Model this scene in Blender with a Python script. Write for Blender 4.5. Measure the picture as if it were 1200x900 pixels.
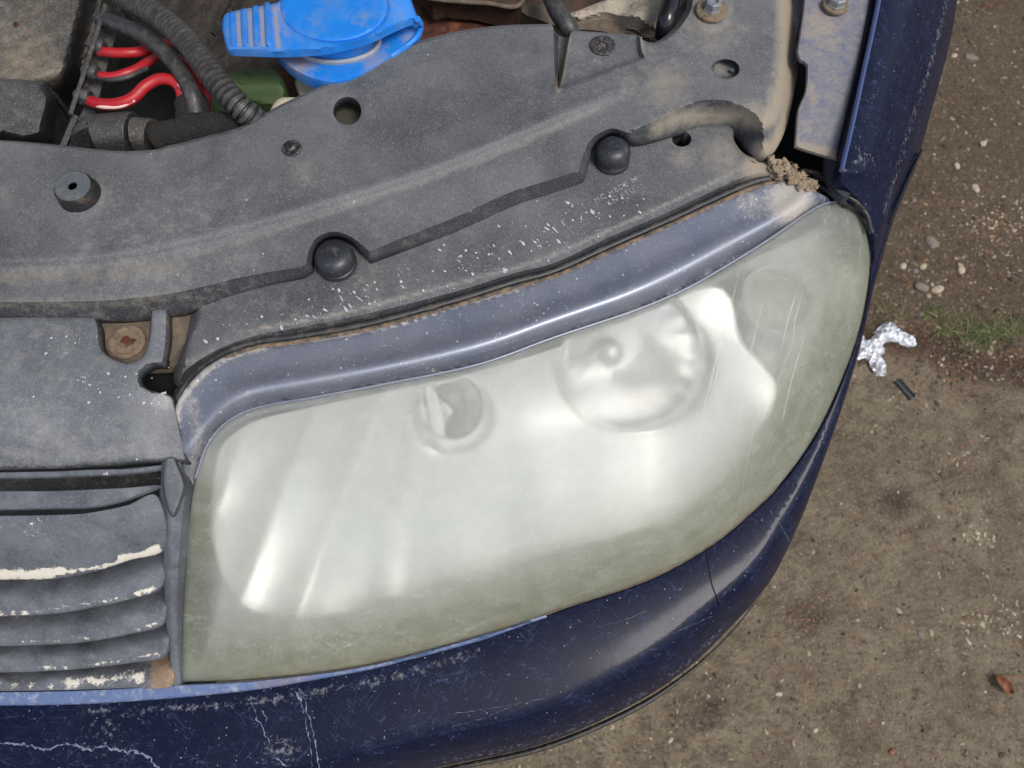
import bpy, bmesh, math, random
import numpy as np
from mathutils import Vector, Matrix, noise as mnoise
from mathutils.geometry import delaunay_2d_cdt

for o in list(bpy.data.objects):
    bpy.data.objects.remove(o)
S = bpy.context.scene
COL = S.collection
R = math.radians
rng = random.Random(7)
nrng = np.random.RandomState(7)

# ------------------------------------------------------------------ camera
CAM_Z, FPX, TILT = 1.34, 924.0, R(22)
cd = bpy.data.cameras.new('camera'); cam = bpy.data.objects.new('camera', cd); COL.objects.link(cam)
cam.location = (0, 0, CAM_Z); cam.rotation_euler = (TILT, 0, 0)
cd.sensor_width = 36; cd.lens = 36 * FPX / 1200; cd.clip_start = .02; cd.clip_end = 500
cd.dof.use_dof = True; cd.dof.focus_distance = .64; cd.dof.aperture_fstop = 10
S.camera = cam
# ------------------------------------------------------------------ sky, sun, exposure
SUN_EL, SUN_AZ = R(57), R(48)          # azimuth measured from -Y (car front) towards +X
wd = bpy.data.worlds.new('World'); S.world = wd; wd.use_nodes = True
nt = wd.node_tree; nt.nodes.clear()
sk = nt.nodes.new('ShaderNodeTexSky'); sk.sky_type = 'NISHITA'; sk.sun_disc = False
sk.sun_elevation = SUN_EL; sk.air_density = 1.0; sk.dust_density = 2.5; sk.ozone_density = 1.0
bg = nt.nodes.new('ShaderNodeBackground'); bg.inputs[1].default_value = .11
ow = nt.nodes.new('ShaderNodeOutputWorld')
hs = nt.nodes.new('ShaderNodeHueSaturation'); hs.inputs['Saturation'].default_value = .62      # thin high haze
nt.links.new(sk.outputs[0], hs.inputs['Color']); nt.links.new(hs.outputs[0], bg.inputs[0]); nt.links.new(bg.outputs[0], ow.inputs[0])
sdir = Vector((math.cos(SUN_EL) * math.sin(SUN_AZ), -math.cos(SUN_EL) * math.cos(SUN_AZ), math.sin(SUN_EL)))
sk.sun_rotation = math.atan2(sdir.x, sdir.y)
sl = bpy.data.lights.new('sun', 'SUN'); sl.energy = 1.5; sl.angle = R(20); sl.color = (1, .95, .88)
so = bpy.data.objects.new('sun', sl); COL.objects.link(so)
so.rotation_euler = sdir.to_track_quat('Z', 'Y').to_euler()
S.view_settings.view_transform = 'Standard'; S.view_settings.look = 'None'
S.view_settings.exposure = .62; S.view_settings.gamma = 1
S.cycles.use_denoising = True
S.cycles.max_bounces = 10; S.cycles.transparent_max_bounces = 12
S.cycles.caustics_reflective = True; S.cycles.caustics_refractive = True
S.cycles.sample_clamp_indirect = 6

# ------------------------------------------------------------------ geometry helpers
cT, sT = math.cos(TILT), math.sin(TILT)
def W(px, py, z):
    """point at height z seen at photograph position px, py"""
    px = np.asarray(px, float); py = np.asarray(py, float); z = np.asarray(z, float)
    a = (px - 600) / FPX; b = (450 - py) / FPX
    dy = b * cT + sT; dz = b * sT - cT
    t = (CAM_Z - z) / (-dz)
    return np.stack([a * t, dy * t, z + 0 * t], -1)
def P(px, py, z): return Vector(W(px, py, z).tolist())
def scale_at(z): return (CAM_Z - z) / FPX / cT      # rough metres per pixel

def cr(pts, closed=True, step=4.0):
    """Catmull-Rom through pts; a point with 's' as last item is a sharp corner.  Extra numbers are interpolated."""
    P_ = [tuple(p[:-1]) if isinstance(p[-1], str) else tuple(p) for p in pts]
    sh = [isinstance(p[-1], str) for p in pts]
    n = len(P_); A = np.array(P_, float); out = []
    segs = n if closed else n - 1
    for i in range(segs):
        p1, p2 = A[i], A[(i + 1) % n]
        p0 = A[i - 1] if (closed or i > 0) and not sh[i] else 2 * p1 - p2
        p3 = A[(i + 2) % n] if (closed or i + 2 < n) and not sh[(i + 1) % n] else 2 * p2 - p1
        L = np.hypot(*(p2 - p1)[:2]); k = max(1, int(round(L / step)))
        for j in range(k):
            t = j / k
            out.append(.5 * ((2 * p1) + (-p0 + p2) * t + (2 * p0 - 5 * p1 + 4 * p2 - p3) * t * t + (-p0 + 3 * p1 - 3 * p2 + p3) * t ** 3))
    if not closed: out.append(A[-1])
    return np.array(out)

def inpoly(x, y, poly):
    ins = np.zeros(x.shape, bool); n = len(poly)
    for i in range(n):
        x1, y1 = poly[i][:2]; x2, y2 = poly[(i + 1) % n][:2]
        if y1 == y2: continue
        c = ((y1 > y) != (y2 > y)) & (x < (x2 - x1) * (y - y1) / (y2 - y1) + x1)
        ins ^= c
    return ins

def pdist(x, y, poly, closed=False):
    """distance to polyline, signed side (+ = right of travel on screen, y down), nearest segment and fraction"""
    best = np.full(x.shape, 1e9); side = np.zeros(x.shape); seg = np.zeros(x.shape, int); fr = np.zeros(x.shape)
    n = len(poly)
    for i in range(n if closed else n - 1):
        x1, y1 = poly[i][:2]; x2, y2 = poly[(i + 1) % n][:2]
        dx, dy = x2 - x1, y2 - y1; L = dx * dx + dy * dy + 1e-9
        t = np.clip(((x - x1) * dx + (y - y1) * dy) / L, 0, 1)
        d = np.hypot(x - x1 - t * dx, y - y1 - t * dy)
        m = d < best
        best = np.where(m, d, best); side = np.where(m, np.sign(dx * (y - y1) - dy * (x - x1)), side)
        seg = np.where(m, i, seg); fr = np.where(m, t, fr)
    return best, side, seg, fr

def tps(ctrl):
    """smooth height through control points (px, py, z)"""
    C_ = np.array(ctrl, float); X = C_[:, :2] / 1000; n = len(X)
    def U(r2): return .5 * r2 * np.log(r2 + 1e-12)
    D = ((X[:, None] - X[None]) ** 2).sum(-1)
    K = U(D) + np.eye(n) * 1e-5
    Q = np.hstack([np.ones((n, 1)), X])
    A = np.vstack([np.hstack([K, Q]), np.hstack([Q.T, np.zeros((3, 3))])])
    w = np.linalg.solve(A, np.concatenate([C_[:, 2], [0, 0, 0]]))
    def f(x, y):
        x = np.asarray(x, float); y = np.asarray(y, float)
        r2 = (x[..., None] / 1000 - X[:, 0]) ** 2 + (y[..., None] / 1000 - X[:, 1]) ** 2
        return (U(r2) * w[:n]).sum(-1) + w[n] + w[n + 1] * x / 1000 + w[n + 2] * y / 1000
    return f

def sstep(a, b, x):
    t = np.clip((x - a) / (b - a), 0, 1); return t * t * (3 - 2 * t)

def mkobj(name, me, m=None, parent=None, smooth=40):
    o = bpy.data.objects.new(name, me); COL.objects.link(o)
    if m is not None: me.materials.append(m)
    if parent is not None: o.parent = parent
    if smooth is not None:
        me.shade_smooth()
        try: me.set_sharp_from_angle(angle=R(smooth))
        except Exception: pass
    return o
def empty(name, parent=None, **kw):
    o = bpy.data.objects.new(name, None); COL.objects.link(o); o.parent = parent
    for k, v in kw.items(): o[k] = v
    return o
def tag(o, label=None, category=None, group=None, kind=None):
    for k, v in (('label', label), ('category', category), ('group', group), ('kind', kind)):
        if v: o[k] = v
    return o

def plate(name, outline, zf, m, parent=None, holes=(), step=5.0, edge=(4, .003), skirt=.01, inset=.0, dust=(), smooth=50, sharp=True, wob=0, lines=(), prof=1.0):
    """A moulded plate: outline in photograph units with optional per-point (r, drop) edge rounding, height zf, and side walls."""
    has = len([q for q in outline[0] if not isinstance(q, str)]) >= 4
    out = cr(outline, True, step)
    hs = [cr(h, True, max(2, step * .6)) for h in holes]
    loops = [out] + hs
    x0, y0 = out[:, :2].min(0); x1, y1 = out[:, :2].max(0)
    gx, gy = np.meshgrid(np.arange(x0, x1, step), np.arange(y0, y1, step * .87))
    gx = gx + (np.arange(gx.shape[0]) % 2)[:, None] * step * .5
    gx = gx.ravel(); gy = gy.ravel()
    ok = inpoly(gx, gy, out)
    for h in hs: ok &= ~inpoly(gx, gy, h)
    gx, gy = gx[ok], gy[ok]
    d, _, _, _ = pdist(gx, gy, out, True)
    for h in hs: d = np.minimum(d, pdist(gx, gy, h, True)[0])
    ok = d > step * .55; gx, gy = gx[ok], gy[ok]
    V = [Vector((float(p[0]), float(p[1]))) for l in loops for p in l]
    E = []; b = 0
    for l in loops:
        E += [(b + i, b + (i + 1) % len(l)) for i in range(len(l))]; b += len(l)
    # finer rings near the edge
    GI = len(V); V += [Vector((float(a), float(c))) for a, c in zip(gx, gy)]; GE = len(V)
    if edge[0] < step * 1.2 and not has:
        nrm = []
        for k in range(len(out)):
            t = out[(k + 1) % len(out), :2] - out[k - 1, :2]; t = t / (np.hypot(*t) + 1e-9)
            nrm.append((t[1], -t[0]))
        cen = np.array(nrm); q = out[:, :2] + cen * .5
        sgn = 1 if inpoly(q[:, 0], q[:, 1], out).mean() > .5 else -1
        q = out[:, :2] + cen * sgn * edge[0] * .5
        dd = pdist(q[:, 0], q[:, 1], out, True)[0]; q = q[(dd > edge[0] * .42) & inpoly(q[:, 0], q[:, 1], out)]
        V += [Vector((float(a), float(c))) for a, c in q]
    if has:
        tt = np.roll(out[:, :2], -1, 0) - np.roll(out[:, :2], 1, 0); tt /= (np.hypot(tt[:, 0], tt[:, 1])[:, None] + 1e-9)
        nn_ = np.stack([tt[:, 1], -tt[:, 0]], -1); q = out[:, :2] + nn_ * .5
        sgn = 1 if inpoly(q[:, 0], q[:, 1], out).mean() > .5 else -1
        for fr_ in (.16, .4, .7, 1.0, 1.25):
            q = out[:, :2] + nn_ * sgn * out[:, 2:3] * fr_
            dd = pdist(q[:, 0], q[:, 1], out, True)[0]
            q = q[(dd > out[:, 2] * fr_ * .97) & inpoly(q[:, 0], q[:, 1], out)]
            V += [Vector((float(a), float(c))) for a, c in q]
    for pl_, offs in lines:
        q0 = cr(pl_, False, 2.2)[:, :2]; tt = np.gradient(q0, axis=0); tt /= (np.hypot(tt[:, 0], tt[:, 1])[:, None] + 1e-9)
        for o_ in offs:
            q = q0 + np.stack([-tt[:, 1], tt[:, 0]], -1) * o_
            q = q[inpoly(q[:, 0], q[:, 1], out) & (pdist(q[:, 0], q[:, 1], out, True)[0] > .6)]
            V += [Vector((float(a), float(c))) for a, c in q]
    if len(V) > GE:
        cs = 1.6; occ = set((int(p.x / cs), int(p.y / cs)) for p in V[GE:])
        keep = [p for p in V[GI:GE] if not any((int(p.x / cs) + a, int(p.y / cs) + b_) in occ for a in (-1, 0, 1) for b_ in (-1, 0, 1))]
        V = V[:GI] + keep + V[GE:]
    res = delaunay_2d_cdt(V, E, [], 0, 1e-4)
    v = np.array([(p.x, p.y) for p in res[0]]); f = np.array([list(t) for t in res[2]])
    c = v[f].mean(1); ok = inpoly(c[:, 0], c[:, 1], out)
    for h in hs: ok &= ~inpoly(c[:, 0], c[:, 1], h)
    f = f[ok]
    z = zf(v[:, 0], v[:, 1])
    d, _, sg, fr = pdist(v[:, 0], v[:, 1], out, True)
    if has:
        nx = (sg + 1) % len(out)
        r = out[sg, 2] * (1 - fr) + out[nx, 2] * fr; D = out[sg, 3] * (1 - fr) + out[nx, 3] * fr
    else: r, D = edge
    u = np.clip(d / np.maximum(r, .01), 0, 1)
    if not has: z = z - D * (1 - np.sqrt(1 - (1 - u) ** 2))
    else:
        dr = np.zeros(len(v)); no = len(out)
        for i in range(no):
            a = out[i]; b_ = out[(i + 1) % no]; e = b_[:2] - a[:2]; L_ = (e ** 2).sum() + 1e-9
            t = np.clip(((v[:, 0] - a[0]) * e[0] + (v[:, 1] - a[1]) * e[1]) / L_, 0, 1)
            di = np.hypot(v[:, 0] - a[0] - t * e[0], v[:, 1] - a[1] - t * e[1])
            ri = np.maximum(a[2] + (b_[2] - a[2]) * t, .3); q = np.clip(1 - di / ri, 0, 1)
            dr = np.maximum(dr, (a[3] + (b_[3] - a[3]) * t) * (q * np.clip(.35 + q * 4, 0, 1) if prof == 1 else q ** prof))
        z = z - dr
    for h in hs:
        dh = pdist(v[:, 0], v[:, 1], h, True)[0]; u = np.clip(dh / 3.0, 0, 1); z = z - .0012 * (1 - u) ** 2
    w = W(v[:, 0], v[:, 1], z)
    if wob:
        for i in range(len(w)):
            w[i, 2] += wob * mnoise.noise(Vector((w[i, 0] * 40, w[i, 1] * 40, 3)))
    # boundary loops -> skirts
    from collections import Counter
    ec = Counter(); de = {}
    for t in f:
        for i in range(3):
            a, b_ = int(t[i]), int(t[(i + 1) % 3]); k = (min(a, b_), max(a, b_)); ec[k] += 1; de[k] = (a, b_)
    a3 = w[f[0]]; up = np.cross(a3[1] - a3[0], a3[2] - a3[0])[2]
    flip = up < 0
    faces = [tuple(int(q) for q in (t[::-1] if flip else t)) for t in f]
    verts = [tuple(p) for p in w]
    dustv = np.zeros(len(w))
    for q in dust:
        if q[0] == 'b':
            _, bx, by, br, bs = q; dustv = np.maximum(dustv, bs * np.exp(-((v[:, 0] - bx) ** 2 + (v[:, 1] - by) ** 2) / (br * br)))
        else:
            _, pl, wd_, bs = q
            dd = pdist(v[:, 0], v[:, 1], cr(pl, False, 8))[0]; dustv = np.maximum(dustv, bs * np.exp(-(dd / wd_) ** 2))
    dv = list(dustv)
    if skirt:
        bd = [de[k] for k, n_ in ec.items() if n_ == 1]
        newi = {}
        nsum = {}
        for a, b_ in bd:
            t = w[b_] - w[a]; nn = np.array([t[1], -t[0]]); nn = nn / (np.hypot(*nn) + 1e-12)
            if flip: nn = -nn
            for q in (a, b_): nsum[q] = nsum.get(q, 0) + nn
        for a, b_ in bd:
            for q in (a, b_):
                if q not in newi:
                    nn = nsum[q] / (np.hypot(*nsum[q]) + 1e-9)
                    newi[q] = len(verts); verts.append((w[q, 0] - nn[0] * inset, w[q, 1] - nn[1] * inset, w[q, 2] - skirt)); dv.append(dv[q] * .3)
            quad = (a, newi[a], newi[b_], b_)
            faces.append(quad[::-1] if flip else quad)
    me = bpy.data.meshes.new(name); me.from_pydata(verts, [], faces); me.update()
    if dust:
        at = me.attributes.new('dust', 'FLOAT', 'POINT'); at.data.foreach_set('value', np.array(dv, np.float32))
    return mkobj(name, me, m, parent, smooth)

def loft(name, rows, m, parent=None, cols=60, sub=4, smooth=60, ret=False):
    """rows of (px, py, z) control points, splined along and across"""
    rr = []
    for r_ in rows:
        c = cr(r_, False, 3); L = np.concatenate([[0], np.cumsum(np.hypot(*np.diff(c[:, :2], axis=0).T))])
        s = np.linspace(0, L[-1], cols); rr.append(np.stack([np.interp(s, L, c[:, k]) for k in range(3)], -1))
    rr = np.array(rr); out = []
    n = len(rr)
    for i in range(n - 1):
        p1, p2 = rr[i], rr[i + 1]; p0 = rr[i - 1] if i else 2 * p1 - p2; p3 = rr[i + 2] if i + 2 < n else 2 * p2 - p1
        for j in range(sub):
            t = j / sub
            out.append(.5 * ((2 * p1) + (-p0 + p2) * t + (2 * p0 - 5 * p1 + 4 * p2 - p3) * t * t + (-p0 + 3 * p1 - 3 * p2 + p3) * t ** 3))
    out.append(rr[-1]); out = np.array(out)
    w = W(out[..., 0], out[..., 1], out[..., 2]); nr = len(out)
    verts = [tuple(p) for p in w.reshape(-1, 3)]
    faces = [(i * cols + j, (i + 1) * cols + j, (i + 1) * cols + j + 1, i * cols + j + 1) for i in range(nr - 1) for j in range(cols - 1)]
    me = bpy.data.meshes.new(name); me.from_pydata(verts, [], faces); me.update()
    return mkobj(name, me, m, parent, smooth)

def solid(o, t, off=-1):
    md = o.modifiers.new('solid', 'SOLIDIFY'); md.thickness = t; md.offset = off; return o

def frame_along(pts):
    T = np.gradient(pts, axis=0); T /= np.linalg.norm(T, axis=1)[:, None] + 1e-12
    up = np.array([0, 0, 1.0]); N = []
    for t in T:
        n = np.cross(up, t); l = np.linalg.norm(n)
        n = n / l if l > 1e-3 else np.array([1.0, 0, 0]); N.append(n)
    N = np.array(N); B = np.cross(T, N); return T, N, B

def tube(name, path, r, m, parent=None, seg=14, step=3.0, rf=None, squash=1.0, caps=True, jig=0, bmesh_out=None):
    """path (px, py, z) splined; r in metres; rf(s, arc metres) multiplies the radius"""
    c = cr(path, False, step); pts = W(c[:, 0], c[:, 1], c[:, 2]); jig *= .5
    if jig:
        pts = pts + np.array([[jig * mnoise.noise(Vector((i * .10, k * 9.1, pts[0, 0] * 50))) for k in range(3)] for i in range(len(pts))])
    return tube_w(name, pts, r, m, parent, seg, rf, squash, caps)
def tube_w(name, pts, r, m, parent=None, seg=14, rf=None, squash=1.0, caps=True):
    T, N, B = frame_along(pts); s = np.concatenate([[0], np.cumsum(np.linalg.norm(np.diff(pts, axis=0), axis=1))])
    verts = []; n = len(pts)
    for i in range(n):
        rr = r * (rf(i / (n - 1), s[i]) if rf else 1)
        for k in range(seg):
            a = 2 * math.pi * k / seg
            verts.append(tuple(pts[i] + N[i] * math.cos(a) * rr + B[i] * math.sin(a) * rr * squash))
    faces = [(i * seg + k, i * seg + (k + 1) % seg, (i + 1) * seg + (k + 1) % seg, (i + 1) * seg + k) for i in range(n - 1) for k in range(seg)]
    if caps:
        faces.append(tuple(range(seg))[::-1]); faces.append(tuple((n - 1) * seg + k for k in range(seg)))
    me = bpy.data.meshes.new(name); me.from_pydata(verts, [], faces); me.update()
    return mkobj(name, me, m, parent, 50)

def lathe(name, c, prof, m, parent=None, seg=40, tilt=(0, 0), ell=1.0, smooth=35, start=0):
    """c world centre, prof [(r, h)]"""
    verts = []; n = len(prof); Mx = Matrix.Rotation(tilt[0], 3, 'X') @ Matrix.Rotation(tilt[1], 3, 'Y')
    for r_, h in prof:
        for k in range(seg):
            a = 2 * math.pi * k / seg + start
            verts.append(tuple(Vector(c) + Mx @ Vector((r_ * math.cos(a), r_ * ell * math.sin(a), h))))
    faces = [(i * seg + k, i * seg + (k + 1) % seg, (i + 1) * seg + (k + 1) % seg, (i + 1) * seg + k) for i in range(n - 1) for k in range(seg)]
    if prof[0][0] > 1e-5: faces.append(tuple(range(seg))[::-1])
    if prof[-1][0] > 1e-5: faces.append(tuple((n - 1) * seg + k for k in range(seg)))
    me = bpy.data.meshes.new(name); me.from_pydata(verts, [], faces)
    bm = bmesh.new(); bm.from_mesh(me); bmesh.ops.remove_doubles(bm, verts=bm.verts, dist=1e-6)
    bmesh.ops.recalc_face_normals(bm, faces=bm.faces); bm.to_mesh(me); bm.free()
    return mkobj(name, me, m, parent, smooth)

# ------------------------------------------------------------------ materials
def lin(c):
    return tuple(((v / 255) / 12.92 if v / 255 <= .04045 else ((v / 255 + .055) / 1.055) ** 2.4) for v in c)
class MB:
    def __init__(s, name):
        s.m = bpy.data.materials.new(name); s.m.use_nodes = True; s.t = s.m.node_tree; s.t.nodes.clear()
        s.out = s.t.nodes.new('ShaderNodeOutputMaterial'); s.pos = s.n('ShaderNodeNewGeometry').outputs['Position']
    def n(s, k, **kw):
        x = s.t.nodes.new(k)
        for a, b in kw.items(): setattr(x, a, b)
        return x
    def l(s, a, b): s.t.links.new(a, b)
    def math(s, op, a, b=None, clamp=False):
        x = s.n('ShaderNodeMath', operation=op, use_clamp=clamp)
        for i, q in enumerate((a, b)):
            if q is None: continue
            if isinstance(q, (int, float)): x.inputs[i].default_value = q
            else: s.l(q, x.inputs[i])
        return x.outputs[0]
    def mr(s, v, lo, hi, a=0, b=1):
        x = s.n('ShaderNodeMapRange'); s.l(v, x.inputs[0])
        for i, q in enumerate((lo, hi, a, b)): x.inputs[i + 1].default_value = q
        return x.outputs[0]
    def mapped(s, sc=(1, 1, 1), rot=0):
        x = s.n('ShaderNodeMapping'); s.l(s.pos, x.inputs[0]); x.inputs['Rotation'].default_value = (0, 0, rot)
        y = s.n('ShaderNodeVectorMath', operation='MULTIPLY'); s.l(x.outputs[0], y.inputs[0]); y.inputs[1].default_value = sc
        return y.outputs[0]
    def noise(s, scale, detail=4, rough=.6, vec=None, dist=0):
        x = s.n('ShaderNodeTexNoise'); x.inputs['Scale'].default_value = scale; x.inputs['Detail'].default_value = detail
        x.inputs['Roughness'].default_value = rough; x.inputs['Distortion'].default_value = dist
        s.l(vec if vec is not None else s.pos, x.inputs['Vector']); return x.outputs['Fac']
    def attr(s, name='dust'):
        x = s.n('ShaderNodeAttribute'); x.attribute_name = name; return x.outputs['Fac']
    def speck(s, scale, size, gate, off=0):
        v = s.n('ShaderNodeTexVoronoi'); v.inputs['Scale'].default_value = scale
        vv = s.mapped((1, 1, 1)) if not off else s.mapped((1, 1, 1), off); 
        nz = s.n('ShaderNodeTexNoise'); nz.inputs['Scale'].default_value = scale * 1.5; s.l(vv, nz.inputs['Vector'])
        ad = s.n('ShaderNodeVectorMath', operation='MULTIPLY_ADD'); s.l(nz.outputs['Color'], ad.inputs[0]); ad.inputs[1].default_value = (.4 / scale,) * 3; s.l(vv, ad.inputs[2])
        s.l(ad.outputs[0], v.inputs['Vector'])
        sp = s.n('ShaderNodeSeparateColor'); s.l(v.outputs['Color'], sp.inputs[0])
        sz = s.math('MULTIPLY', sp.outputs[1], size)
        a = s.math('SUBTRACT', sz, v.outputs['Distance']); a = s.mr(a, 0, size * .3)
        g = s.math('GREATER_THAN', sp.outputs[0], gate)
        return s.math('MULTIPLY', a, g, True)
    def scratch(s, ang, scale, stretch, w, gate=.5, dist=.3):
        v = s.mapped((scale, scale * stretch, scale), ang)
        n1 = s.noise(1, 2, .5, v, dist); a = s.math('ABSOLUTE', s.math('SUBTRACT', n1, .5)); a = s.mr(a, w, w * .3)
        n2 = s.noise(scale * .25, 2, .5); g = s.mr(n2, gate, gate + .08)
        return s.math('MULTIPLY', a, g, True)
    def mix(s, a, b, f):
        x = s.n('ShaderNodeMix', data_type='RGBA'); 
        s.l(f, x.inputs[0]) if not isinstance(f, (int, float)) else setattr(x.inputs[0], 'default_value', f)
        for i, q in ((6, a), (7, b)):
            if isinstance(q, tuple): x.inputs[i].default_value = (*q[:3], 1)
            else: s.l(q, x.inputs[i])
        return x.outputs[2]
    def mixf(s, a, b, f):
        x = s.n('ShaderNodeMix', data_type='FLOAT')
        s.l(f, x.inputs[0])
        for i, q in ((2, a), (3, b)):
            if isinstance(q, (int, float)): x.inputs[i].default_value = q
            else: s.l(q, x.inputs[i])
        return x.outputs[0]
    def bump(s, h, dist, strength=1, nrm=None):
        x = s.n('ShaderNodeBump'); x.inputs['Strength'].default_value = strength; x.inputs['Distance'].default_value = dist
        s.l(h, x.inputs['Height'])
        if nrm is not None: s.l(nrm, x.inputs['Normal'])
        return x.outputs[0]
    def pr(s, col, rough, metallic=0, nrm=None, spec=.5, coat=0, coatr=.1, **kw):
        b = s.n('ShaderNodeBsdfPrincipled')
        for k, q in (('Base Color', col), ('Roughness', rough), ('Metallic', metallic), ('Specular IOR Level', spec), ('Coat Weight', coat), ('Coat Roughness', coatr)):
            if isinstance(q, tuple): b.inputs[k].default_value = (*q[:3], 1)
            elif isinstance(q, (int, float)): b.inputs[k].default_value = q
            else: s.l(q, b.inputs[k])
        if nrm is not None: s.l(nrm, b.inputs['Normal'])
        for k, q in kw.items(): b.inputs[k].default_value = q
        return b.outputs[0]
    def done(s, sh): s.l(sh, s.out.inputs[0]); return s.m

def layered(name, base, rough, layers=(), metallic=0, spec=.5, coat=0, coatr=.1, bumps=()):
    """layers: (mask builder lambda MB -> socket, colour, roughness)"""
    b = MB(name); col = base; rg = rough; first = True; cm = coat
    for mk, c, r_ in layers:
        f = mk(b); col = b.mix(col, c, f); rg = b.mixf(rg, r_, f)
        if coat: cm = b.mixf(cm, 0.0, f)
        if metallic: metallic = b.mixf(metallic, 0.0, f)
    nrm = None
    for sc, dist, st in bumps:
        nrm = b.bump(b.noise(sc, 5, .6), dist, st, nrm)
    return b.done(b.pr(col, rg, metallic, nrm, spec, cm, coatr))

DUST = lin((158, 150, 138)); SAND = lin((176, 158, 132)); TAN = lin((150, 128, 100)); WHITE = lin((215, 215, 210))
def dusty(name, base, rough=.5, dust=.5, dcol=DUST, acol=SAND, speckw=.9, patch=True, **kw):
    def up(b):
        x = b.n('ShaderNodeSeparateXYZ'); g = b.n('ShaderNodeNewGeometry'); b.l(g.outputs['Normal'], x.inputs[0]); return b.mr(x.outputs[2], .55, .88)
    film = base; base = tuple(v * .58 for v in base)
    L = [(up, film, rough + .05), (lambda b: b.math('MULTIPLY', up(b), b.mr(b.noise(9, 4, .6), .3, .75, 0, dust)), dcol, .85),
         (lambda b: b.math('MULTIPLY', up(b), b.mr(b.noise(320, 3, .7), .5, .75, 0, dust * .55)), dcol, .85),
         (lambda b: b.math('MULTIPLY', b.mr(b.noise(45, 5, .7, dist=.6), .52, .75), dust * .5), dcol, .85),
         (lambda b: b.mr(b.noise(14, 5, .7, dist=1.2), .50, .72, 0, .40), tuple(v * .95 for v in base), rough - .08),
         (lambda b: b.math('MULTIPLY', b.mr(b.noise(6, 3, .6), .42, .6), b.mr(b.noise(75, 6, .8), .5, .7, 0, .45)), lin((152, 148, 140)), .9),
         (lambda b: b.mr(b.noise(900, 2, .5), .58, .75, 0, .35), (.012, .012, .013), .6),
         (lambda b: b.math('MULTIPLY', b.mr(b.math('ADD', b.attr(), b.math('MULTIPLY', b.math('SUBTRACT', b.noise(110, 6, .85), .5), 1.3)), .2, .95), .72), acol, .95),
         (lambda b: b.math('MULTIPLY', b.mr(b.math('ADD', b.attr(), b.math('MULTIPLY', b.math('SUBTRACT', b.noise(150, 6, .85), .5), .8)), .7, 1.2), .9), lin((150, 135, 114)), .95),
         (lambda b: b.mr(b.noise(1300, 2, .5), .56, .74, 0, .5), lin((165, 165, 165)), .9),
         (lambda b: b.math('MULTIPLY', b.mr(b.noise(38, 4, .7), .4, .65), b.math('MULTIPLY', b.speck(700, .45, .80), speckw * .35)), WHITE, .8),
         (lambda b: b.math('MULTIPLY', b.speck(210, .22, .95, .7), speckw * .5), WHITE, .8)]
    return layered(name, base, rough, L, bumps=((700, .0004, .35), (60, .0015, .25)), **kw)

M = {}
M['cover'] = dusty('dusty grey plastic', (.055, .059, .068), .5, .32, lin((150, 150, 150)), lin((150, 142, 126)))
M['housing'] = dusty('dusty black plastic', (.056, .059, .066), .46, .28, lin((150, 150, 152)), lin((160, 150, 134)))
M['gcover'] = dusty('dusty blue grey plastic', (.070, .076, .088), .46, .36, lin((150, 154, 160)), lin((168, 166, 160)))
M['bin'] = dusty('engine box plastic', (.035, .033, .032), .55, .55, lin((120, 112, 100)))
M['bin2'] = dusty('dark engine box plastic', (.022, .024, .03), .5, .2)
M['black'] = layered('black rubber', (.012, .012, .013), .45, [(lambda b: b.mr(b.noise(150, 4, .7), .5, .8, 0, .35), TAN, .9)], bumps=((500, .0005, .4),))
M['buffer'] = layered('smooth rubber', (.022, .024, .03), .40, [(lambda b: b.mr(b.noise(200, 4, .7), .55, .8, 0, .3), DUST, .9)], bumps=((900, .0002, .3),))
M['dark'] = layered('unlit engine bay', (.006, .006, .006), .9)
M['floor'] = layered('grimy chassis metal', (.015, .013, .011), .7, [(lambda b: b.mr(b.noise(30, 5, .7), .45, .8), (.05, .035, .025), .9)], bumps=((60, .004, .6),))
M['rust'] = layered('rusty metal', lin((92, 48, 32)), .75, [(lambda b: b.mr(b.noise(70, 5, .7), .42, .65), lin((48, 30, 24)), .85),
     (lambda b: b.mr(b.noise(25, 4, .6), .58, .72), lin((140, 84, 56)), .85)], bumps=((300, .001, .5),))
M['brown'] = layered('rust brown metal', lin((70, 50, 40)), .7, [(lambda b: b.mr(b.noise(70, 5, .7), .45, .7), lin((40, 34, 30)), .85)], bumps=((300, .001, .5),))
M['fabric'] = layered('grimy insulation', lin((175, 165, 148)), .9, [(lambda b: b.mr(b.noise(60, 5, .7), .48, .7, 0, .8), lin((95, 82, 70)), .95)], bumps=((350, .003, .9),))
M['red'] = layered('red wire insulation', lin((166, 30, 38)), .42, [(lambda b: b.mr(b.noise(120, 4, .7), .52, .75, 0, .6), lin((120, 60, 55)), .8)])
M['stripe'] = layered('wire stripe', lin((225, 190, 180)), .4)
M['cable'] = layered('black cable insulation', (.03, .032, .036), .42, [(lambda b: b.mr(b.noise(110, 5, .7), .48, .72, 0, .65), lin((105, 98, 88)), .9)], bumps=((400, .0006, .4),))
M['stopper'] = layered('dusty rubber lit top', (.085, .095, .11), .55, [(lambda b: b.mr(b.noise(200, 4, .7), .45, .8, 0, .3), DUST, .9)])  # lighter rubber for the stop's lit top, plus some dust
M['conduit'] = layered('corrugated plastic', (.035, .035, .035), .45, [(lambda b: b.mr(b.noise(140, 5, .7), .45, .78, 0, .5), lin((110, 102, 92)), .9)])
M['foam'] = layered('black foam tape', (.02, .019, .018), .95, [(lambda b: b.mr(b.noise(500, 3, .7), .5, .7, 0, .5), lin((80, 74, 66)), .95)], bumps=((450, .006, 1),))
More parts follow.
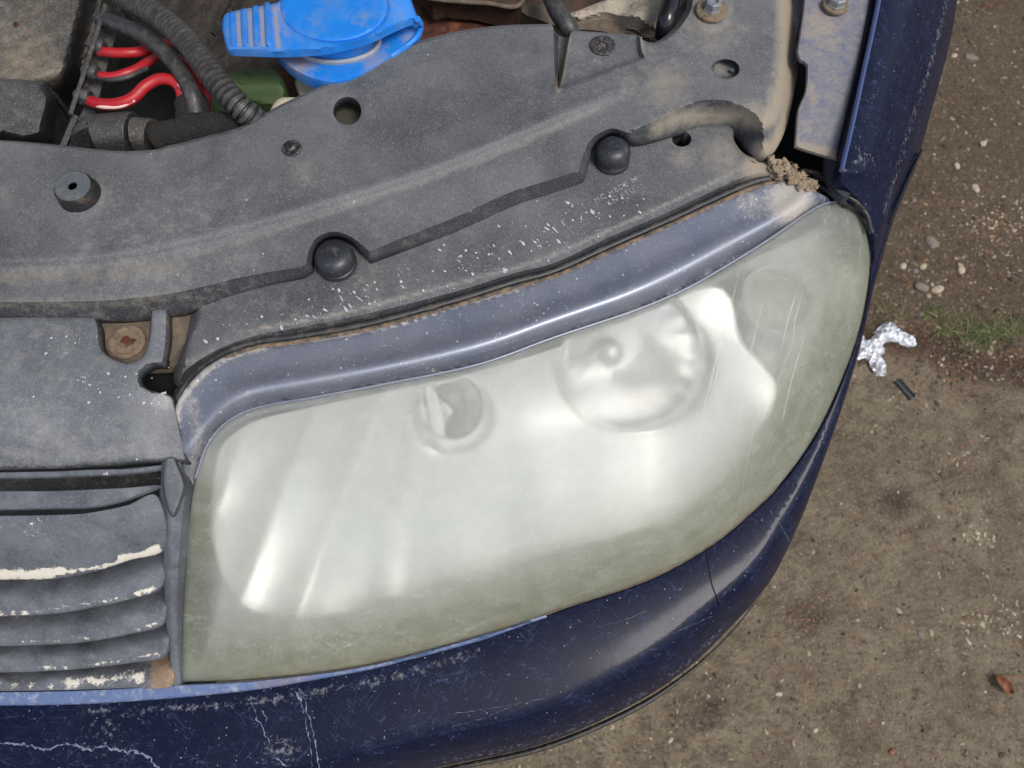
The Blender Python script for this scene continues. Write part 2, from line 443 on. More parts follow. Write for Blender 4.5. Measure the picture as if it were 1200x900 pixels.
M['green'] = layered('dirty green plastic', lin((58, 82, 46)), .6, [(lambda b: b.mr(b.noise(90, 5, .7), .45, .75, 0, .6), lin((70, 66, 50)), .9)], bumps=((200, .001, .4),))
M['neck'] = layered('yellowed reservoir plastic', lin((205, 200, 178)), .5, [(lambda b: b.mr(b.noise(90, 5, .7), .45, .75, 0, .6), lin((140, 124, 100)), .9)])
M['bluecap'] = layered('blue cap plastic', lin((26, 122, 212)), .45, [
     (lambda b: b.mr(b.noise(30, 5, .7), .45, .72, 0, .45), lin((120, 140, 165)), .8),
     (lambda b: b.math('MULTIPLY', b.mr(b.math('ADD', b.attr(), b.math('MULTIPLY', b.math('SUBTRACT', b.noise(120, 5, .75), .5), .9)), .25, .8), .8), lin((150, 140, 130)), .9),
     (lambda b: b.mr(b.noise(220, 4, .7), .6, .75, 0, .4), lin((90, 90, 95)), .9)], bumps=((300, .0005, .4),))
M['greyring'] = layered('grey cap seal', lin((150, 155, 160)), .6, [(lambda b: b.mr(b.noise(100, 5, .7), .45, .75, 0, .6), lin((110, 100, 90)), .9)])
M['steel'] = layered('dusty zinc bolt', (.32, .34, .38), .42, [(lambda b: b.mr(b.noise(120, 5, .7), .42, .7, 0, .8), lin((120, 110, 96)), .9)], metallic=.7, bumps=((500, .0005, .4),))
M['rustbolt'] = layered('rusty dusty bolt', lin((118, 104, 86)), .8, [(lambda b: b.mr(b.noise(160, 5, .7), .5, .7, 0, .9), lin((92, 58, 40)), .9), (lambda b: b.mr(b.noise(90, 4, .7), .52, .7, 0, .8), lin((70, 66, 62)), .9)], bumps=((400, .001, .5),))
M['bracket'] = layered('dust brown bracket', lin((88, 78, 68)), .8, [(lambda b: b.mr(b.noise(90, 5, .7), .42, .7, 0, .8), lin((122, 108, 88)), .95)], bumps=((400, .0006, .4),))
M['blackmetal'] = layered('black screw', (.02, .02, .022), .3, [(lambda b: b.mr(b.noise(300, 4, .7), .5, .75, 0, .5), DUST, .9)])

SC1 = lambda b: b.math('MULTIPLY', b.scratch(.5, 150, .10, .010, .5), .30)
SC2 = lambda b: b.math('MULTIPLY', b.scratch(-.9, 220, .08, .010, .48), .28)
SC3 = lambda b: b.math('MULTIPLY', b.scratch(1.4, 130, .15, .010, .5, 1.2), .32)
PALEB = lin((78, 94, 134))
def paint(name, dust=.3, acol=SAND):
    return layered(name, lin((7, 14, 39)), .42, [
      (lambda b: b.mr(b.noise(25, 5, .7), .45, .8, 0, dust), lin((48, 50, 68)), .8),
      (lambda b: b.mr(b.noise(350, 4, .7), .55, .78, 0, dust * 1.6), lin((62, 70, 104)), .8),
      (SC1, PALEB, .6), (SC2, PALEB, .6), (SC3, PALEB, .6),
      (lambda b: b.math('MULTIPLY', b.mr(b.math('ADD', b.attr(), b.math('MULTIPLY', b.math('SUBTRACT', b.noise(210, 5, .75), .5), 1.3)), .3, .7), .85), acol, .95),
      (lambda b: b.math('MULTIPLY', b.speck(500, .35, .93), .4), WHITE, .8)], coat=.14, coatr=.14, spec=.12, bumps=((350, .0003, .3),))
M['paint'] = paint('scratched dark blue paint', .17, lin((170, 172, 175)))
M['flange'] = layered('dusty blue paint', lin((84, 94, 124)), .5, [
      (lambda b: b.mr(b.noise(110, 6, .85), .34, .6, 0, .85), lin((140, 134, 126)), .95),
      (lambda b: b.math('MULTIPLY', b.mr(b.math('ADD', b.attr(), b.math('MULTIPLY', b.math('SUBTRACT', b.noise(210, 5, .75), .5), 1.0)), .3, .7), .75), lin((156, 144, 126)), .95),
      (lambda b: b.mr(b.noise(500, 3, .7), .55, .75, 0, .5), lin((90, 84, 76)), .95)], coat=.2, bumps=((450, .0012, .5),))
M['ledge'] = layered('faded light blue paint', lin((84, 102, 142)), .45, [
      (lambda b: b.mr(b.noise(110, 5, .8), .5, .7, 0, .7), lin((170, 172, 172)), .9),
      (lambda b: b.mr(b.noise(260, 4, .8), .56, .7, 0, .8), lin((80, 80, 90)), .9),
      (lambda b: b.math('MULTIPLY', b.mr(b.math('ADD', b.attr(), b.math('MULTIPLY', b.math('SUBTRACT', b.noise(130, 6, .8), .5), 1.6)), .25, .8), .8), lin((120, 100, 84)), .95)], coat=.5)
M['slat'] = layered('weathered grille plastic', (.062, .067, .078), .48, [
      (lambda b: b.mr(b.noise(30, 6, .75, dist=.4), .35, .75, 0, .4), lin((140, 146, 156)), .85),
      (lambda b: b.mr(b.noise(420, 4, .75), .52, .75, 0, .32), lin((160, 162, 166)), .9),
      (lambda b: b.math('MULTIPLY', b.mr(b.math('ADD', b.attr(), b.math('MULTIPLY', b.math('SUBTRACT', b.math('ADD', b.noise(70, 6, .85), b.math('MULTIPLY', b.noise(260, 4, .8), .35)), .67), 2.6)), .45, .62), .92), lin((206, 200, 186)), .9),
      (lambda b: b.math('MULTIPLY', b.mr(b.math('ADD', b.attr('tan'), b.math('MULTIPLY', b.math('SUBTRACT', b.noise(140, 6, .8), .5), .7)), .3, .6), .85), lin((128, 106, 82)), .9),
      (lambda b: b.math('MULTIPLY', b.attr('tan'), b.mr(b.noise(120, 6, .8), .48, .65)), lin((172, 150, 120)), .9)], bumps=((260, .0008, .5),))
M['trim'] = layered('glossy headlight border', (.20, .23, .31), .40, [
      (lambda b: b.mr(b.noise(18, 4, .6), .3, .7, .04, .30), DUST, .8),
      (lambda b: b.mr(b.noise(420, 4, .7), .52, .75, 0, .22), DUST, .8),
      (lambda b: b.math('MULTIPLY', b.mr(b.math('ADD', b.attr(), b.math('MULTIPLY', b.math('SUBTRACT', b.noise(240, 5, .8), .5), 1.3)), .3, .75), .8), lin((185, 178, 165)), .95),
      (lambda b: b.math('MULTIPLY', b.speck(620, .42, .66), .38), WHITE, .9),
      (lambda b: b.math('MULTIPLY', b.speck(330, .36, .88, .7), .6), WHITE, .9)], metallic=.7, coat=.5, coatr=.14, bumps=((500, .0002, .3),))
M['mud'] = layered('dried mud', lin((164, 146, 122)), .95, [(lambda b: b.mr(b.noise(140, 6, .8), .42, .66, 0, .9), lin((104, 88, 70)), .95)], bumps=((400, .003, .9),))
M['ink'] = layered('chalky dried splash', lin((178, 182, 188)), .8)
M['tide'] = layered('grey tide mark', lin((120, 130, 148)), .7, [(lambda b: b.mr(b.noise(220, 4, .7), .4, .6), lin((60, 66, 92)), .7)])
M['moss'] = layered('grey seal grime', lin((70, 64, 56)), .9, [(lambda b: b.mr(b.noise(300, 5, .7), .45, .65), (.01, .01, .01), .9), (lambda b: b.mr(b.noise(190, 5, .7), .55, .7), lin((140, 122, 96)), .9)], bumps=((500, .002, .9),))

def lens_mat():
    b = MB('hazed polycarbonate')
    haze = b.math('ADD', b.mr(b.noise(14, 4, .6), .3, .7, .34, .46), b.math('MULTIPLY', b.attr(), .30))
    haze = b.math('ADD', haze, b.math('MULTIPLY', b.mr(b.noise(150, 6, .75), .5, .75), .10))
    c = b.mix(lin((206, 209, 202)), lin((220, 222, 216)), b.mr(b.noise(60, 5, .7), .35, .7))
    c = b.mix(c, b.mix(lin((148, 155, 132)), lin((178, 182, 166)), b.mr(b.noise(55, 6, .75), .35, .68)), b.mr(b.attr(), .1, .7))
    c = b.mix(c, lin((160, 150, 118)), b.math('MULTIPLY', b.attr('tan'), b.mr(b.noise(70, 5, .7), .4, .7)))
    sp = b.math('MULTIPLY', b.speck(300, .4, .88), .35)
    sc = b.math('MAXIMUM', b.math('MULTIPLY', b.scratch(.23, 240, .025, .012, .47, .05), .6), b.math('MULTIPLY', b.scratch(1.2, 160, .12, .014, .5, 1.5), .45))
    ov = b.math('MAXIMUM', sp, sc)
    c = b.mix(c, lin((225, 226, 218)), ov); haze = b.math('ADD', haze, b.math('MULTIPLY', ov, .5), True)
    df = b.n('ShaderNodeBsdfDiffuse'); b.l(c, df.inputs[0])
    tr = b.n('ShaderNodeBsdfTranslucent'); b.l(c, tr.inputs[0])
    hz = b.n('ShaderNodeMixShader'); hz.inputs[0].default_value = .45; b.l(df.outputs[0], hz.inputs[1]); b.l(tr.outputs[0], hz.inputs[2])
    rf = b.n('ShaderNodeBsdfRefraction'); rf.inputs['Color'].default_value = (.98, .985, .97, 1); rf.inputs['Roughness'].default_value = .5; rf.inputs['IOR'].default_value = 1.28
    tp = b.n('ShaderNodeBsdfTransparent'); tp.inputs[0].default_value = (.97, .98, .95, 1)
    m1 = b.n('ShaderNodeMixShader'); m1.inputs[0].default_value = .38; b.l(rf.outputs[0], m1.inputs[1]); b.l(tp.outputs[0], m1.inputs[2])
    m2 = b.n('ShaderNodeMixShader'); b.l(haze, m2.inputs[0]); b.l(m1.outputs[0], m2.inputs[1]); b.l(hz.outputs[0], m2.inputs[2])
    gl = b.n('ShaderNodeBsdfGlossy'); gl.inputs['Roughness'].default_value = .22
    fr = b.n('ShaderNodeFresnel'); fr.inputs[0].default_value = 1.4
    m3 = b.n('ShaderNodeMixShader'); b.l(fr.outputs[0], m3.inputs[0]); b.l(m2.outputs[0], m3.inputs[1]); b.l(gl.outputs[0], m3.inputs[2])
    return b.done(m3.outputs[0])
M['lens'] = lens_mat()
M['scr'] = layered('hairline scratch', lin((200, 204, 190)), .7)
M['chrome'] = layered('aluminised reflector', (.90, .905, .89), .32, metallic=.45)
M['bowl'] = layered('polished reflector bowl', (.93, .93, .93), .26, metallic=.85)
M['finm'] = layered('grey moulded fin', (.26, .27, .25), .4)
M['satin'] = layered('satin reflector shelf', (.34, .35, .32), .45, metallic=.3)
M['glassy'] = layered('bulb cap', (.55, .55, .55), .4, metallic=.6)
M['foil'] = layered('crumpled foil', (.86, .87, .9), .28, metallic=1.0, bumps=((250, .004, .8),))
M['strip'] = layered('black plastic offcut', (.02, .028, .034), .5, [(lambda b: b.mr(b.noise(200, 4, .7), .5, .75, 0, .3), DUST, .9)])
M['leaf'] = layered('dry brown leaf', lin((128, 84, 56)), .7, [(lambda b: b.mr(b.noise(120, 4, .7), .45, .7, 0, .8), lin((84, 48, 30)), .8)])
M['twig'] = layered('dry twig', lin((96, 62, 40)), .85)
M['stone'] = layered('ground stone', lin((120, 112, 102)), .85, [(lambda b: b.mr(b.noise(90, 4, .7), .45, .7, 0, .7), lin((85, 76, 66)), .9)])
M['stone2'] = layered('pale ground stone', lin((168, 156, 136)), .85, [(lambda b: b.mr(b.noise(90, 4, .7), .45, .7, 0, .7), lin((130, 116, 96)), .9)])

# ================================================================== GROUND
def ground():
    def axis(lo, hi, st):
        core = list(np.arange(lo, hi, st)); a = []; s = st; v = hi
        while v < 60: a.append(v); s *= 1.35; v += s
        b = []; s = st; v = lo - st
        while v > -60: b.append(v); s *= 1.35; v -= s
        return np.array(b[::-1] + core + a)
    X = axis(-.35, 1.0, .007); Y = axis(-.3, 1.25, .007)
    gx, gy = np.meshgrid(X, Y); n = gx.size
    zz = np.zeros(n); xs = gx.ravel(); ys = gy.ravel()
    near = (np.abs(xs) < 1.6) & (np.abs(ys) < 1.8)
    for i in np.nonzero(near)[0]:
        p = Vector((xs[i], ys[i], 0))
        zz[i] = .006 * mnoise.noise(p * 5) + .0025 * mnoise.noise(p * 30) + .0016 * mnoise.noise(p * 95)
    nx, ny = len(X), len(Y)
    f = [(j * nx + i, j * nx + i + 1, (j + 1) * nx + i + 1, (j + 1) * nx + i) for j in range(ny - 1) for i in range(nx - 1)]
    me = bpy.data.meshes.new('ground'); me.from_pydata(list(zip(xs.tolist(), ys.tolist(), zz.tolist())), [], f)
    # zone masks in ground metres
    def gp(px, py): return W(px, py, 0)
    litter = np.zeros(n); stain = np.zeros(n)
    line = [gp(*q)[:2] for q in ((930, 390), (1040, 395), (1100, 410), (1160, 432), (1260, 440))]
    d, s_, _, _ = pdist(xs, ys, line)
    sd = d * s_
    litter = 1 / (1 + np.exp(-np.clip(sd * 30, -30, 30)))
    if litter[np.argmin((xs - gp(1150, 200)[0]) ** 2 + (ys - gp(1150, 200)[1]) ** 2)] < .5: litter = 1 - litter
    band = np.exp(-(d / .045) ** 2)
    for (px, py, rr, st_) in ((1050, 590, .045, .9), (1085, 612, .03, .7), (950, 725, .05, .8), (830, 830, .05, .8), (845, 880, .03, .7), (1175, 640, .06, .5), (1040, 480, .12, .35), (1170, 500, .1, .5), (690, 880, .05, .4)):
        c = gp(px, py); stain = np.maximum(stain, st_ * np.exp(-((xs - c[0]) ** 2 + (ys - c[1]) ** 2) / rr ** 2))
    for nm, v in (('litter', litter), ('stain', stain), ('band', band)):
        at = me.attributes.new(nm, 'FLOAT', 'POINT'); at.data.foreach_set('value', v.astype(np.float32))
    b = MB('dirty worn asphalt')
    brk = b.math('MULTIPLY', b.math('SUBTRACT', b.noise(22, 6, .7), .5), 1.2)
    lit = b.mr(b.math('ADD', b.attr('litter'), brk), .25, .75)
    c = b.mix(lin((102, 90, 74)), lin((128, 116, 98)), b.mr(b.noise(9, 5, .65), .35, .65))
    c = b.mix(c, lin((76, 65, 53)), b.mr(b.noise(42, 7, .8), .46, .66, 0, .85))
    c = b.mix(c, lin((70, 57, 44)), b.math('MULTIPLY', lit, .72))
    c = b.mix(c, lin((106, 88, 67)), b.math('MULTIPLY', lit, b.mr(b.noise(60, 6, .8), .52, .68, 0, .8)))
    c = b.mix(c, lin((62, 42, 32)), b.math('MULTIPLY', b.mr(b.math('ADD', b.attr('band'), brk), .3, .9), .75))
    c = b.mix(c, lin((52, 44, 40)), b.math('MULTIPLY', b.mr(b.math('ADD', b.attr('stain'), brk), .35, .9), .75))
    c = b.mix(c, lin((128, 82, 52)), b.math('MULTIPLY', b.mr(b.noise(28, 5, .75), .62, .74), .5))
    c = b.mix(c, lin((44, 38, 33)), b.mr(b.noise(170, 4, .7), .52, .72, 0, .75))
    c = b.mix(c, lin((165, 152, 130)), b.mr(b.noise(200, 4, .75), .56, .72, 0, .8))
    c = b.mix(c, lin((185, 172, 148)), b.math('MULTIPLY', b.speck(300, .34, .88), .55))
    c = b.mix(c, lin((150, 96, 60)), b.math('MULTIPLY', b.speck(190, .34, .92, .6), .7))
    c = b.mix(c, lin((40, 34, 30)), b.math('MULTIPLY', b.speck(220, .42, .85, 1.1), .7))
    nrm = b.bump(b.noise(120, 6, .7), .006, .7)
    nrm = b.bump(b.noise(500, 3, .6), .002, .5, nrm)
    m = b.done(b.pr(c, .9, 0, nrm, .25))
    o = mkobj('ground', me, m, None, 180)
    tag(o, kind='structure')
ground()
def gz(x, y):
    p = Vector((x, y, 0)); return .006 * mnoise.noise(p * 5) + .0025 * mnoise.noise(p * 30) + .0016 * mnoise.noise(p * 95)

def rock_mesh(bmv, c, r, flat=.5, seed=0, rz=0, el=1.0):
    base = [(0, 0, 1), (.9, 0, .45), (.28, .85, .45), (-.72, .53, .45), (-.72, -.53, .45), (.28, -.85, .45), (.72, .53, -.3), (-.28, .85, -.3), (-.9, 0, -.3), (-.28, -.85, -.3), (.72, -.53, -.3)]
    rr = random.Random(seed); i0 = len(bmv[0]); ca, sa = math.cos(rz), math.sin(rz)
    for x, y, z in base:
        k = rr.uniform(.75, 1.2); x *= r * k * el; y *= r * k; z *= r * k * flat
        bmv[0].append((c[0] + x * ca - y * sa, c[1] + x * sa + y * ca, c[2] + z))
    F = [(0, 1, 2), (0, 2, 3), (0, 3, 4), (0, 4, 5), (0, 5, 1), (1, 6, 2), (2, 6, 7), (2, 7, 3), (3, 7, 8), (3, 8, 4), (4, 8, 9), (4, 9, 5), (5, 9, 10), (5, 10, 1), (1, 10, 6)]
    bmv[1].extend([tuple(i0 + q for q in f) for f in F]); bmv[2].append(len(F))

def scatter():
    # grit and litter nobody could count
    cols = [lin(c) for c in ((150, 138, 116), (172, 160, 138), (116, 102, 86), (88, 74, 60), (124, 90, 64), (70, 60, 52), (112, 108, 102), (60, 46, 38))]
    d = [[], [], []]; fc = []
    rr = random.Random(3)
    def add(px, py, r, ci, flat, el):
        p = W(px, py, 0); z = gz(p[0], p[1]); rock_mesh(d, (p[0], p[1], z + r * .1), r, flat, rr.random(), rr.uniform(0, 6.3), el)
        fc.extend([ci] * 15)
    for i in range(13000):
        px = rr.uniform(540, 1230); py = rr.uniform(-30, 930)
        if px < 1000 - max(0, (py - 400)) * .95 and py > 400: continue
        if py <= 400 and px < 990: continue
        up = py < 430 + (px - 1000) * .1
        if not up and rr.random() < .62: continue
        bnd = 370 < py < 470 and px > 1010
        r = (.0005 + .0021 * rr.random() ** 1.6) * (1.35 if up else 1) * (1.0 if rr.random() < .94 else 1.8)
        if bnd and rr.random() < .5: ci = rr.choice((3, 4, 7, 7)); add(px, py, r * 1.0, ci, .4, rr.uniform(1.5, 3.5))
        else:
            ci = rr.choices(range(8), weights=(3.5, .8, 6, 5, 2, 3.5, 2.6, 2.4))[0]; add(px, py, r, ci, rr.uniform(.3, .8), rr.uniform(1, 2.2))
    # small heaps of crumbs
    for (cx, cy, n, sp, pal) in ((1145, 420, 120, 26, (0, 4, 3)), (1180, 260, 160, 30, (0, 1, 4)), (1150, 630, 26, 9, (0, 1)), (1125, 538, 18, 9, (0, 4)), (1060, 470, 25, 12, (0, 2)), (1170, 730, 60, 22, (0, 1)), (940, 725, 60, 14, (4, 3)), (1095, 240, 60, 20, (4, 3)), (1150, 330, 130, 45, (0, 4, 7)), (1120, 445, 130, 30, (7, 3, 4)), (1070, 375, 110, 30, (7, 3, 4))):
        for i in range(n): add(rr.gauss(cx, sp), rr.gauss(cy, sp * .6), rr.uniform(.0008, .0028), rr.choice(pal), .5, rr.uniform(1, 2.4))
    me = bpy.data.meshes.new('grit'); me.from_pydata(d[0], [], d[1])
    for c in cols:
        m = layered('grit grain', c, .9); me.materials.append(m)
    me.polygons.foreach_set('material_index', np.array(fc, np.int32))
    o = bpy.data.objects.new('grit', me); COL.objects.link(o)
    tag(o, 'loose grit, wood crumbs and leaf litter strewn over the asphalt', 'grit', kind='stuff')
scatter()

def single_stones():
    specs = [((1098, 338, .017, .011), 'smooth grey flat stone lying beside the reddish twig', 'stone'), ((1066, 335, .014, .009), None, None)]
    L = [(1079, 336, .0115, 'stone', 'flat bluish grey stone touching the reddish twig tip'),
         (1099, 339, .0105, 'stone2', 'flat tan stone just right of the grey one above the grass'),
         (1137, 68, .011, 'stone', 'largest grey stone beside the top of the fender'),
         (1118, 66, .007, 'stone2', 'pale stone next to the large grey stone near the fender'),
         (1152, 168, .008, 'stone2', 'rounded cream stone half way up the right edge of the picture'),
         (1142, 222, .009, 'stone2', 'tan stone right of the fender crease, below the cream one'),
         (1092, 284, .012, 'stone', 'brownish flat stone by the fender end above the foil'),
         (1058, 312, .008, 'stone2', 'small pale stone closest to the lens corner'),
         (1082, 312, .007, 'stone2', 'small pale stone second from the lens corner'),
         (1127, 316, .009, 'stone2', 'round pale stone above the right end of the grass')]
    for i, (px, py, r, mk, lab) in enumerate(L):
        p = W(px, py, 0); z = gz(p[0], p[1])
        bm = bmesh.new(); bmesh.ops.create_icosphere(bm, subdivisions=3, radius=1)
        rr = random.Random(i)
        a = rr.uniform(0, 3); el = 1.15 + rr.random() * .5
        for v in bm.verts:
            k = 1 + .22 * mnoise.noise(v.co * 1.3 + Vector((i * 7, 0, 0))) + .08 * mnoise.noise(v.co * 4)
            v.co = Vector((v.co.x * el, v.co.y, v.co.z * .45)) * k * r * .8
        bmesh.ops.rotate(bm, verts=bm.verts, cent=(0, 0, 0), matrix=Matrix.Rotation(a, 3, 'Z'))
        bmesh.ops.translate(bm, verts=bm.verts, vec=(p[0], p[1], z + r * .12))
        me = bpy.data.meshes.new('stone'); bm.to_mesh(me); bm.free()
        tag(mkobj('stone', me, M[mk], None, 180), lab, 'stone', 'loose stones on the asphalt')
single_stones()

def foil():
    out = cr([(1000, 410), (1004, 396), (1010, 391), (1013, 398), (1022, 396), (1028, 385), (1042, 378), (1056, 388), (1070, 396), (1073, 405), (1062, 406), (1044, 401), (1034, 404), (1036, 414), (1031, 418), (1038, 430), (1037, 440), (1028, 441), (1020, 432), (1014, 421), (1004, 422)], True, 2)
    gx, gy = np.meshgrid(np.arange(998, 1076, 1.6), np.arange(376, 443, 1.5)); gx = gx.ravel() + nrng.uniform(-.5, .5, gx.size); gy = gy.ravel() + nrng.uniform(-.5, .5, gy.size)
    ok = inpoly(gx, gy, out) & (pdist(gx, gy, out, True)[0] > .6)
    V = [Vector((float(a), float(b))) for a, b in list(out[:, :2]) + list(zip(gx[ok], gy[ok]))]; n = len(out)
    res = delaunay_2d_cdt(V, [(i, (i + 1) % n) for i in range(n)], [], 0, 1e-4)
    v = np.array([(p.x, p.y) for p in res[0]]); f = np.array([list(t) for t in res[2]]); c = v[f].mean(1); f = f[inpoly(c[:, 0], c[:, 1], out)]
    w = W(v[:, 0], v[:, 1], np.full(len(v), .004)); d = pdist(v[:, 0], v[:, 1], out, True)[0]
    for i in range(len(w)):
        p = Vector((w[i, 0], w[i, 1], 0))
        w[i, 2] = gz(p.x, p.y) + .0015 + min(d[i] / 6, 1) * .010 + .007 * abs(mnoise.noise(p * 90)) + .006 * mnoise.noise(p * 190) + .004 * nrng.rand()
    me = bpy.data.meshes.new('foil_scrap'); me.from_pydata([tuple(p) for p in w], [], [tuple(int(q) for q in t) for t in f])
    o = mkobj('foil_scrap', me, M['foil'], None, None); solid(o, .0006)
    tag(o, 'crumpled silver foil scrap lying on the asphalt beside the headlight', 'foil')
foil()

def strip_piece():
    a = P(1052, 446, .0045); b = P(1070, 467, .0045); d = (b - a); L = d.length; d.normalize(); n = Vector((-d.y, d.x, 0))
    bm = bmesh.new()
    sec = [(-.0065, 0), (-.0065, .007), (-.004, .0075), (-.0032, .0045), (.0032, .0045), (.004, .0075), (.0065, .007), (.0065, 0)]
    rows = []
    for k in (0, .02, .98, 1):
        q = a + d * L * k; sc = .85 if k in (0, 1) else 1
        rows.append([bm.verts.new((q.x + n.x * s * sc, q.y + n.y * s * sc, .0005 + h * sc)) for s, h in sec])
    for i in range(3):
        for j in range(len(sec)): bm.faces.new((rows[i][j], rows[i][(j + 1) % 8], rows[i + 1][(j + 1) % 8], rows[i + 1][j]))
    bm.faces.new(rows[0][::-1]); bm.faces.new(rows[-1]); bmesh.ops.recalc_face_normals(bm, faces=bm.faces)
    me = bpy.data.meshes.new('plastic_strip'); bm.to_mesh(me); bm.free()
    tag(mkobj('plastic_strip', me, M['strip'], None, 30), 'short black channelled plastic strip lying below the foil scrap', 'plastic strip')
strip_piece()

def leaf():
    c = P(1174, 803, .004); root = empty('dry_leaf'); root.location = (0, 0, 0)
    tag(root, 'curled brown dry leaf near the lower right corner of the ground', 'leaf')
    verts = []; faces = []; nu, nv = 14, 9
    for i in range(nu):
        for j in range(nv):
            u = i / (nu - 1); v = j / (nv - 1) * 2 - 1
            wd_ = .012 * math.sin(math.pi * min(1, u * .95 + .04)) ** .7
            x = (u - .5) * .034; y = v * wd_ * math.cos(v * .7); z = .003 + abs(v) ** 1.5 * .010 + .006 * math.sin(u * 3.1) + .001 * math.sin(u * 17 + v * 5)
            ca, sa = math.cos(2.2), math.sin(2.2)
            verts.append((c.x + x * ca - y * sa, c.y + x * sa + y * ca, gz(c.x, c.y) + z))
    for i in range(nu - 1):
        for j in range(nv - 1): faces.append((i * nv + j, (i + 1) * nv + j, (i + 1) * nv + j + 1, i * nv + j + 1))
    me = bpy.data.meshes.new('blade'); me.from_pydata(verts, [], faces)
    solid(mkobj('blade', me, M['leaf'], root, 180), .0005)
    tube('stalk', [(1176, 797, .009), (1184, 793, .010), (1196, 792, .006)], .0011, M['leaf'], root, 6)
leaf()
for i, (pth, r, lab) in enumerate([
    ([(1044, 322, .006), (1056, 327, .008), (1070, 332, .006)], .0016, 'thin reddish twig on the ground pointing at the flat stones'),
    ([(1146, 12, .006), (1158, 6, .010), (1172, -3, .008)], .0022, 'light brown twig crossing the top edge of the picture'),
    ([(1150, 5, .004), (1165, 9, .006), (1178, 2, .005)], .0014, 'thinner forked twig under the one at the top edge'),
    ([(1112, 330, .004), (1124, 326, .006), (1140, 320, .005)], .0012, 'fine dark twig just right of the flat stones')]):
    tag(tube('twig', pth, r, M['twig'], None, 6, 3, lambda s, a: 1 - .5 * s, jig=.003), lab, 'twig')

def grass():
    vg = []; fg = []; mi = []; rr = random.Random(5)
    spots = [(1118, 388, 16, 7, 190), (1150, 392, 18, 8, 260), (1180, 388, 18, 6, 150), (1095, 365, 10, 6, 70), (1142, 402, 10, 5, 90), (1040, 366, 5, 3, 22), (1110, 372, 22, 5, 90), (1195, 378, 8, 5, 60)]
    for cx, cy, sx, sy, n in spots:
        for i in range(int(n * .5)):
            px, py = rr.gauss(cx, sx), rr.gauss(cy, sy); p = W(px, py, 0); a = rr.uniform(0, 6.28) if rr.random() < .6 else rr.gauss(.3, .5)
            L = rr.uniform(.008, .034); w = rr.uniform(.0005, .0011); lift = rr.uniform(.2, .8)
            z = gz(p[0], p[1]); dx, dy = math.cos(a), math.sin(a); i0 = len(vg); k = rr.choice((0, 0, 1, 2)); 
            for s in range(4):
                t = s / 3; h = L * lift * (t - .45 * t * t); ww = w * (1 - t * .9)
                x = p[0] + dx * L * t; y = p[1] + dy * L * t
                vg += [(x - dy * ww, y + dx * ww, z + h), (x + dy * ww, y - dx * ww, z + h + .0003)]
            for s in range(3): fg.append((i0 + 2 * s, i0 + 2 * s + 1, i0 + 2 * s + 3, i0 + 2 * s + 2)); mi.append(k)
    me = bpy.data.meshes.new('grass'); me.from_pydata(vg, [], fg)
    for c in ((84, 96, 50), (122, 120, 74), (66, 78, 42)): me.materials.append(layered('grass blade', lin(c), .6))
    me.polygons.foreach_set('material_index', np.array(mi, np.int32))
    o = bpy.data.objects.new('grass', me); COL.objects.link(o)
    tag(o, 'short green grass tufts growing out of the litter seam in the asphalt', 'grass', kind='stuff')
grass()

# ================================================================== CAR
car = empty('car'); tag(car, 'dark blue car front corner with bonnet raised, hazed headlight and dusty plastic covers', 'car')
Z0 = .80

# ---- chassis floor far below, so that gaps read as a deep dark engine bay
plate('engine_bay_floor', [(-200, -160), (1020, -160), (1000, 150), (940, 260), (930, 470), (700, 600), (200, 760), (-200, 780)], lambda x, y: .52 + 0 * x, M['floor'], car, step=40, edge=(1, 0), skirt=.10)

# ---- front cover (slam panel cover)
def cover_z(x, y):
    z = Z0 + 0 * x
    # step crease sweeping from the left edge to the right shoulder
    cl = [(-80, 313), (60, 310), (160, 300), (260, 278), (380, 243), (500, 205), (600, 165), (690, 128), (760, 100), (800, 80)]
    d, sd, _, _ = pdist(x, y, cr(cl, False, 20)); s = d * sd      # + = below the line
    fade = 1 - sstep(660, 800, x)
    z = z - .0050 * sstep(-9, 9, s) * fade - .004 * sstep(0, 60, s) * fade + .0010 * np.exp(-((s + 8) / 5) ** 2) * fade
    # recessed pocket at the top
    pk = [(648, -10), (651, 106), (672, 100), (756, 68), (752, 58), (750, 40), (749, -10)]
    ins = inpoly(x, y, pk); dd = pdist(x, y, pk, True)[0]
    gl = pdist(x, y, [(671, 20), (654, 108)]); q = gl[0] * -gl[1]     # + = right of the crest
    z = z - np.where(ins, sstep(0, 4, dd) * (.006 + .014 * (1 - sstep(-3, 1.5, q))), 0)
    # round witness marks and the dent
    r1 = np.hypot((x - 611), (y - 56) * 1.05); z = z - .0010 * np.exp(-((r1 - 14) / 1.8) ** 2)
    r2 = np.hypot((x - 90), (y - 222)); 
    rd = np.hypot((x - 850) / 17, (y - 81) / 12) ; z = z - .010 * sstep(1.0, .72, rd) + .004 * sstep(.5, .1, np.hypot((x - 858) / 13, (y - 82) / 12))
    # washer seat
    rw = np.hypot(x - 834, (y - 12)); z = z - .001 * np.exp(-((rw - 27) / 4) ** 2)
    z = z + .0016 * sstep(30, 24, np.hypot(x - 96, y - 226))
    z = z + .0012 * np.sin(x / 90) * np.sin(y / 60)
    return z
circ = lambda cx, cy, r, e=1.0, n=16: [(cx + r * math.cos(2 * math.pi * k / n), cy + r * e * math.sin(2 * math.pi * k / n)) for k in range(n)]
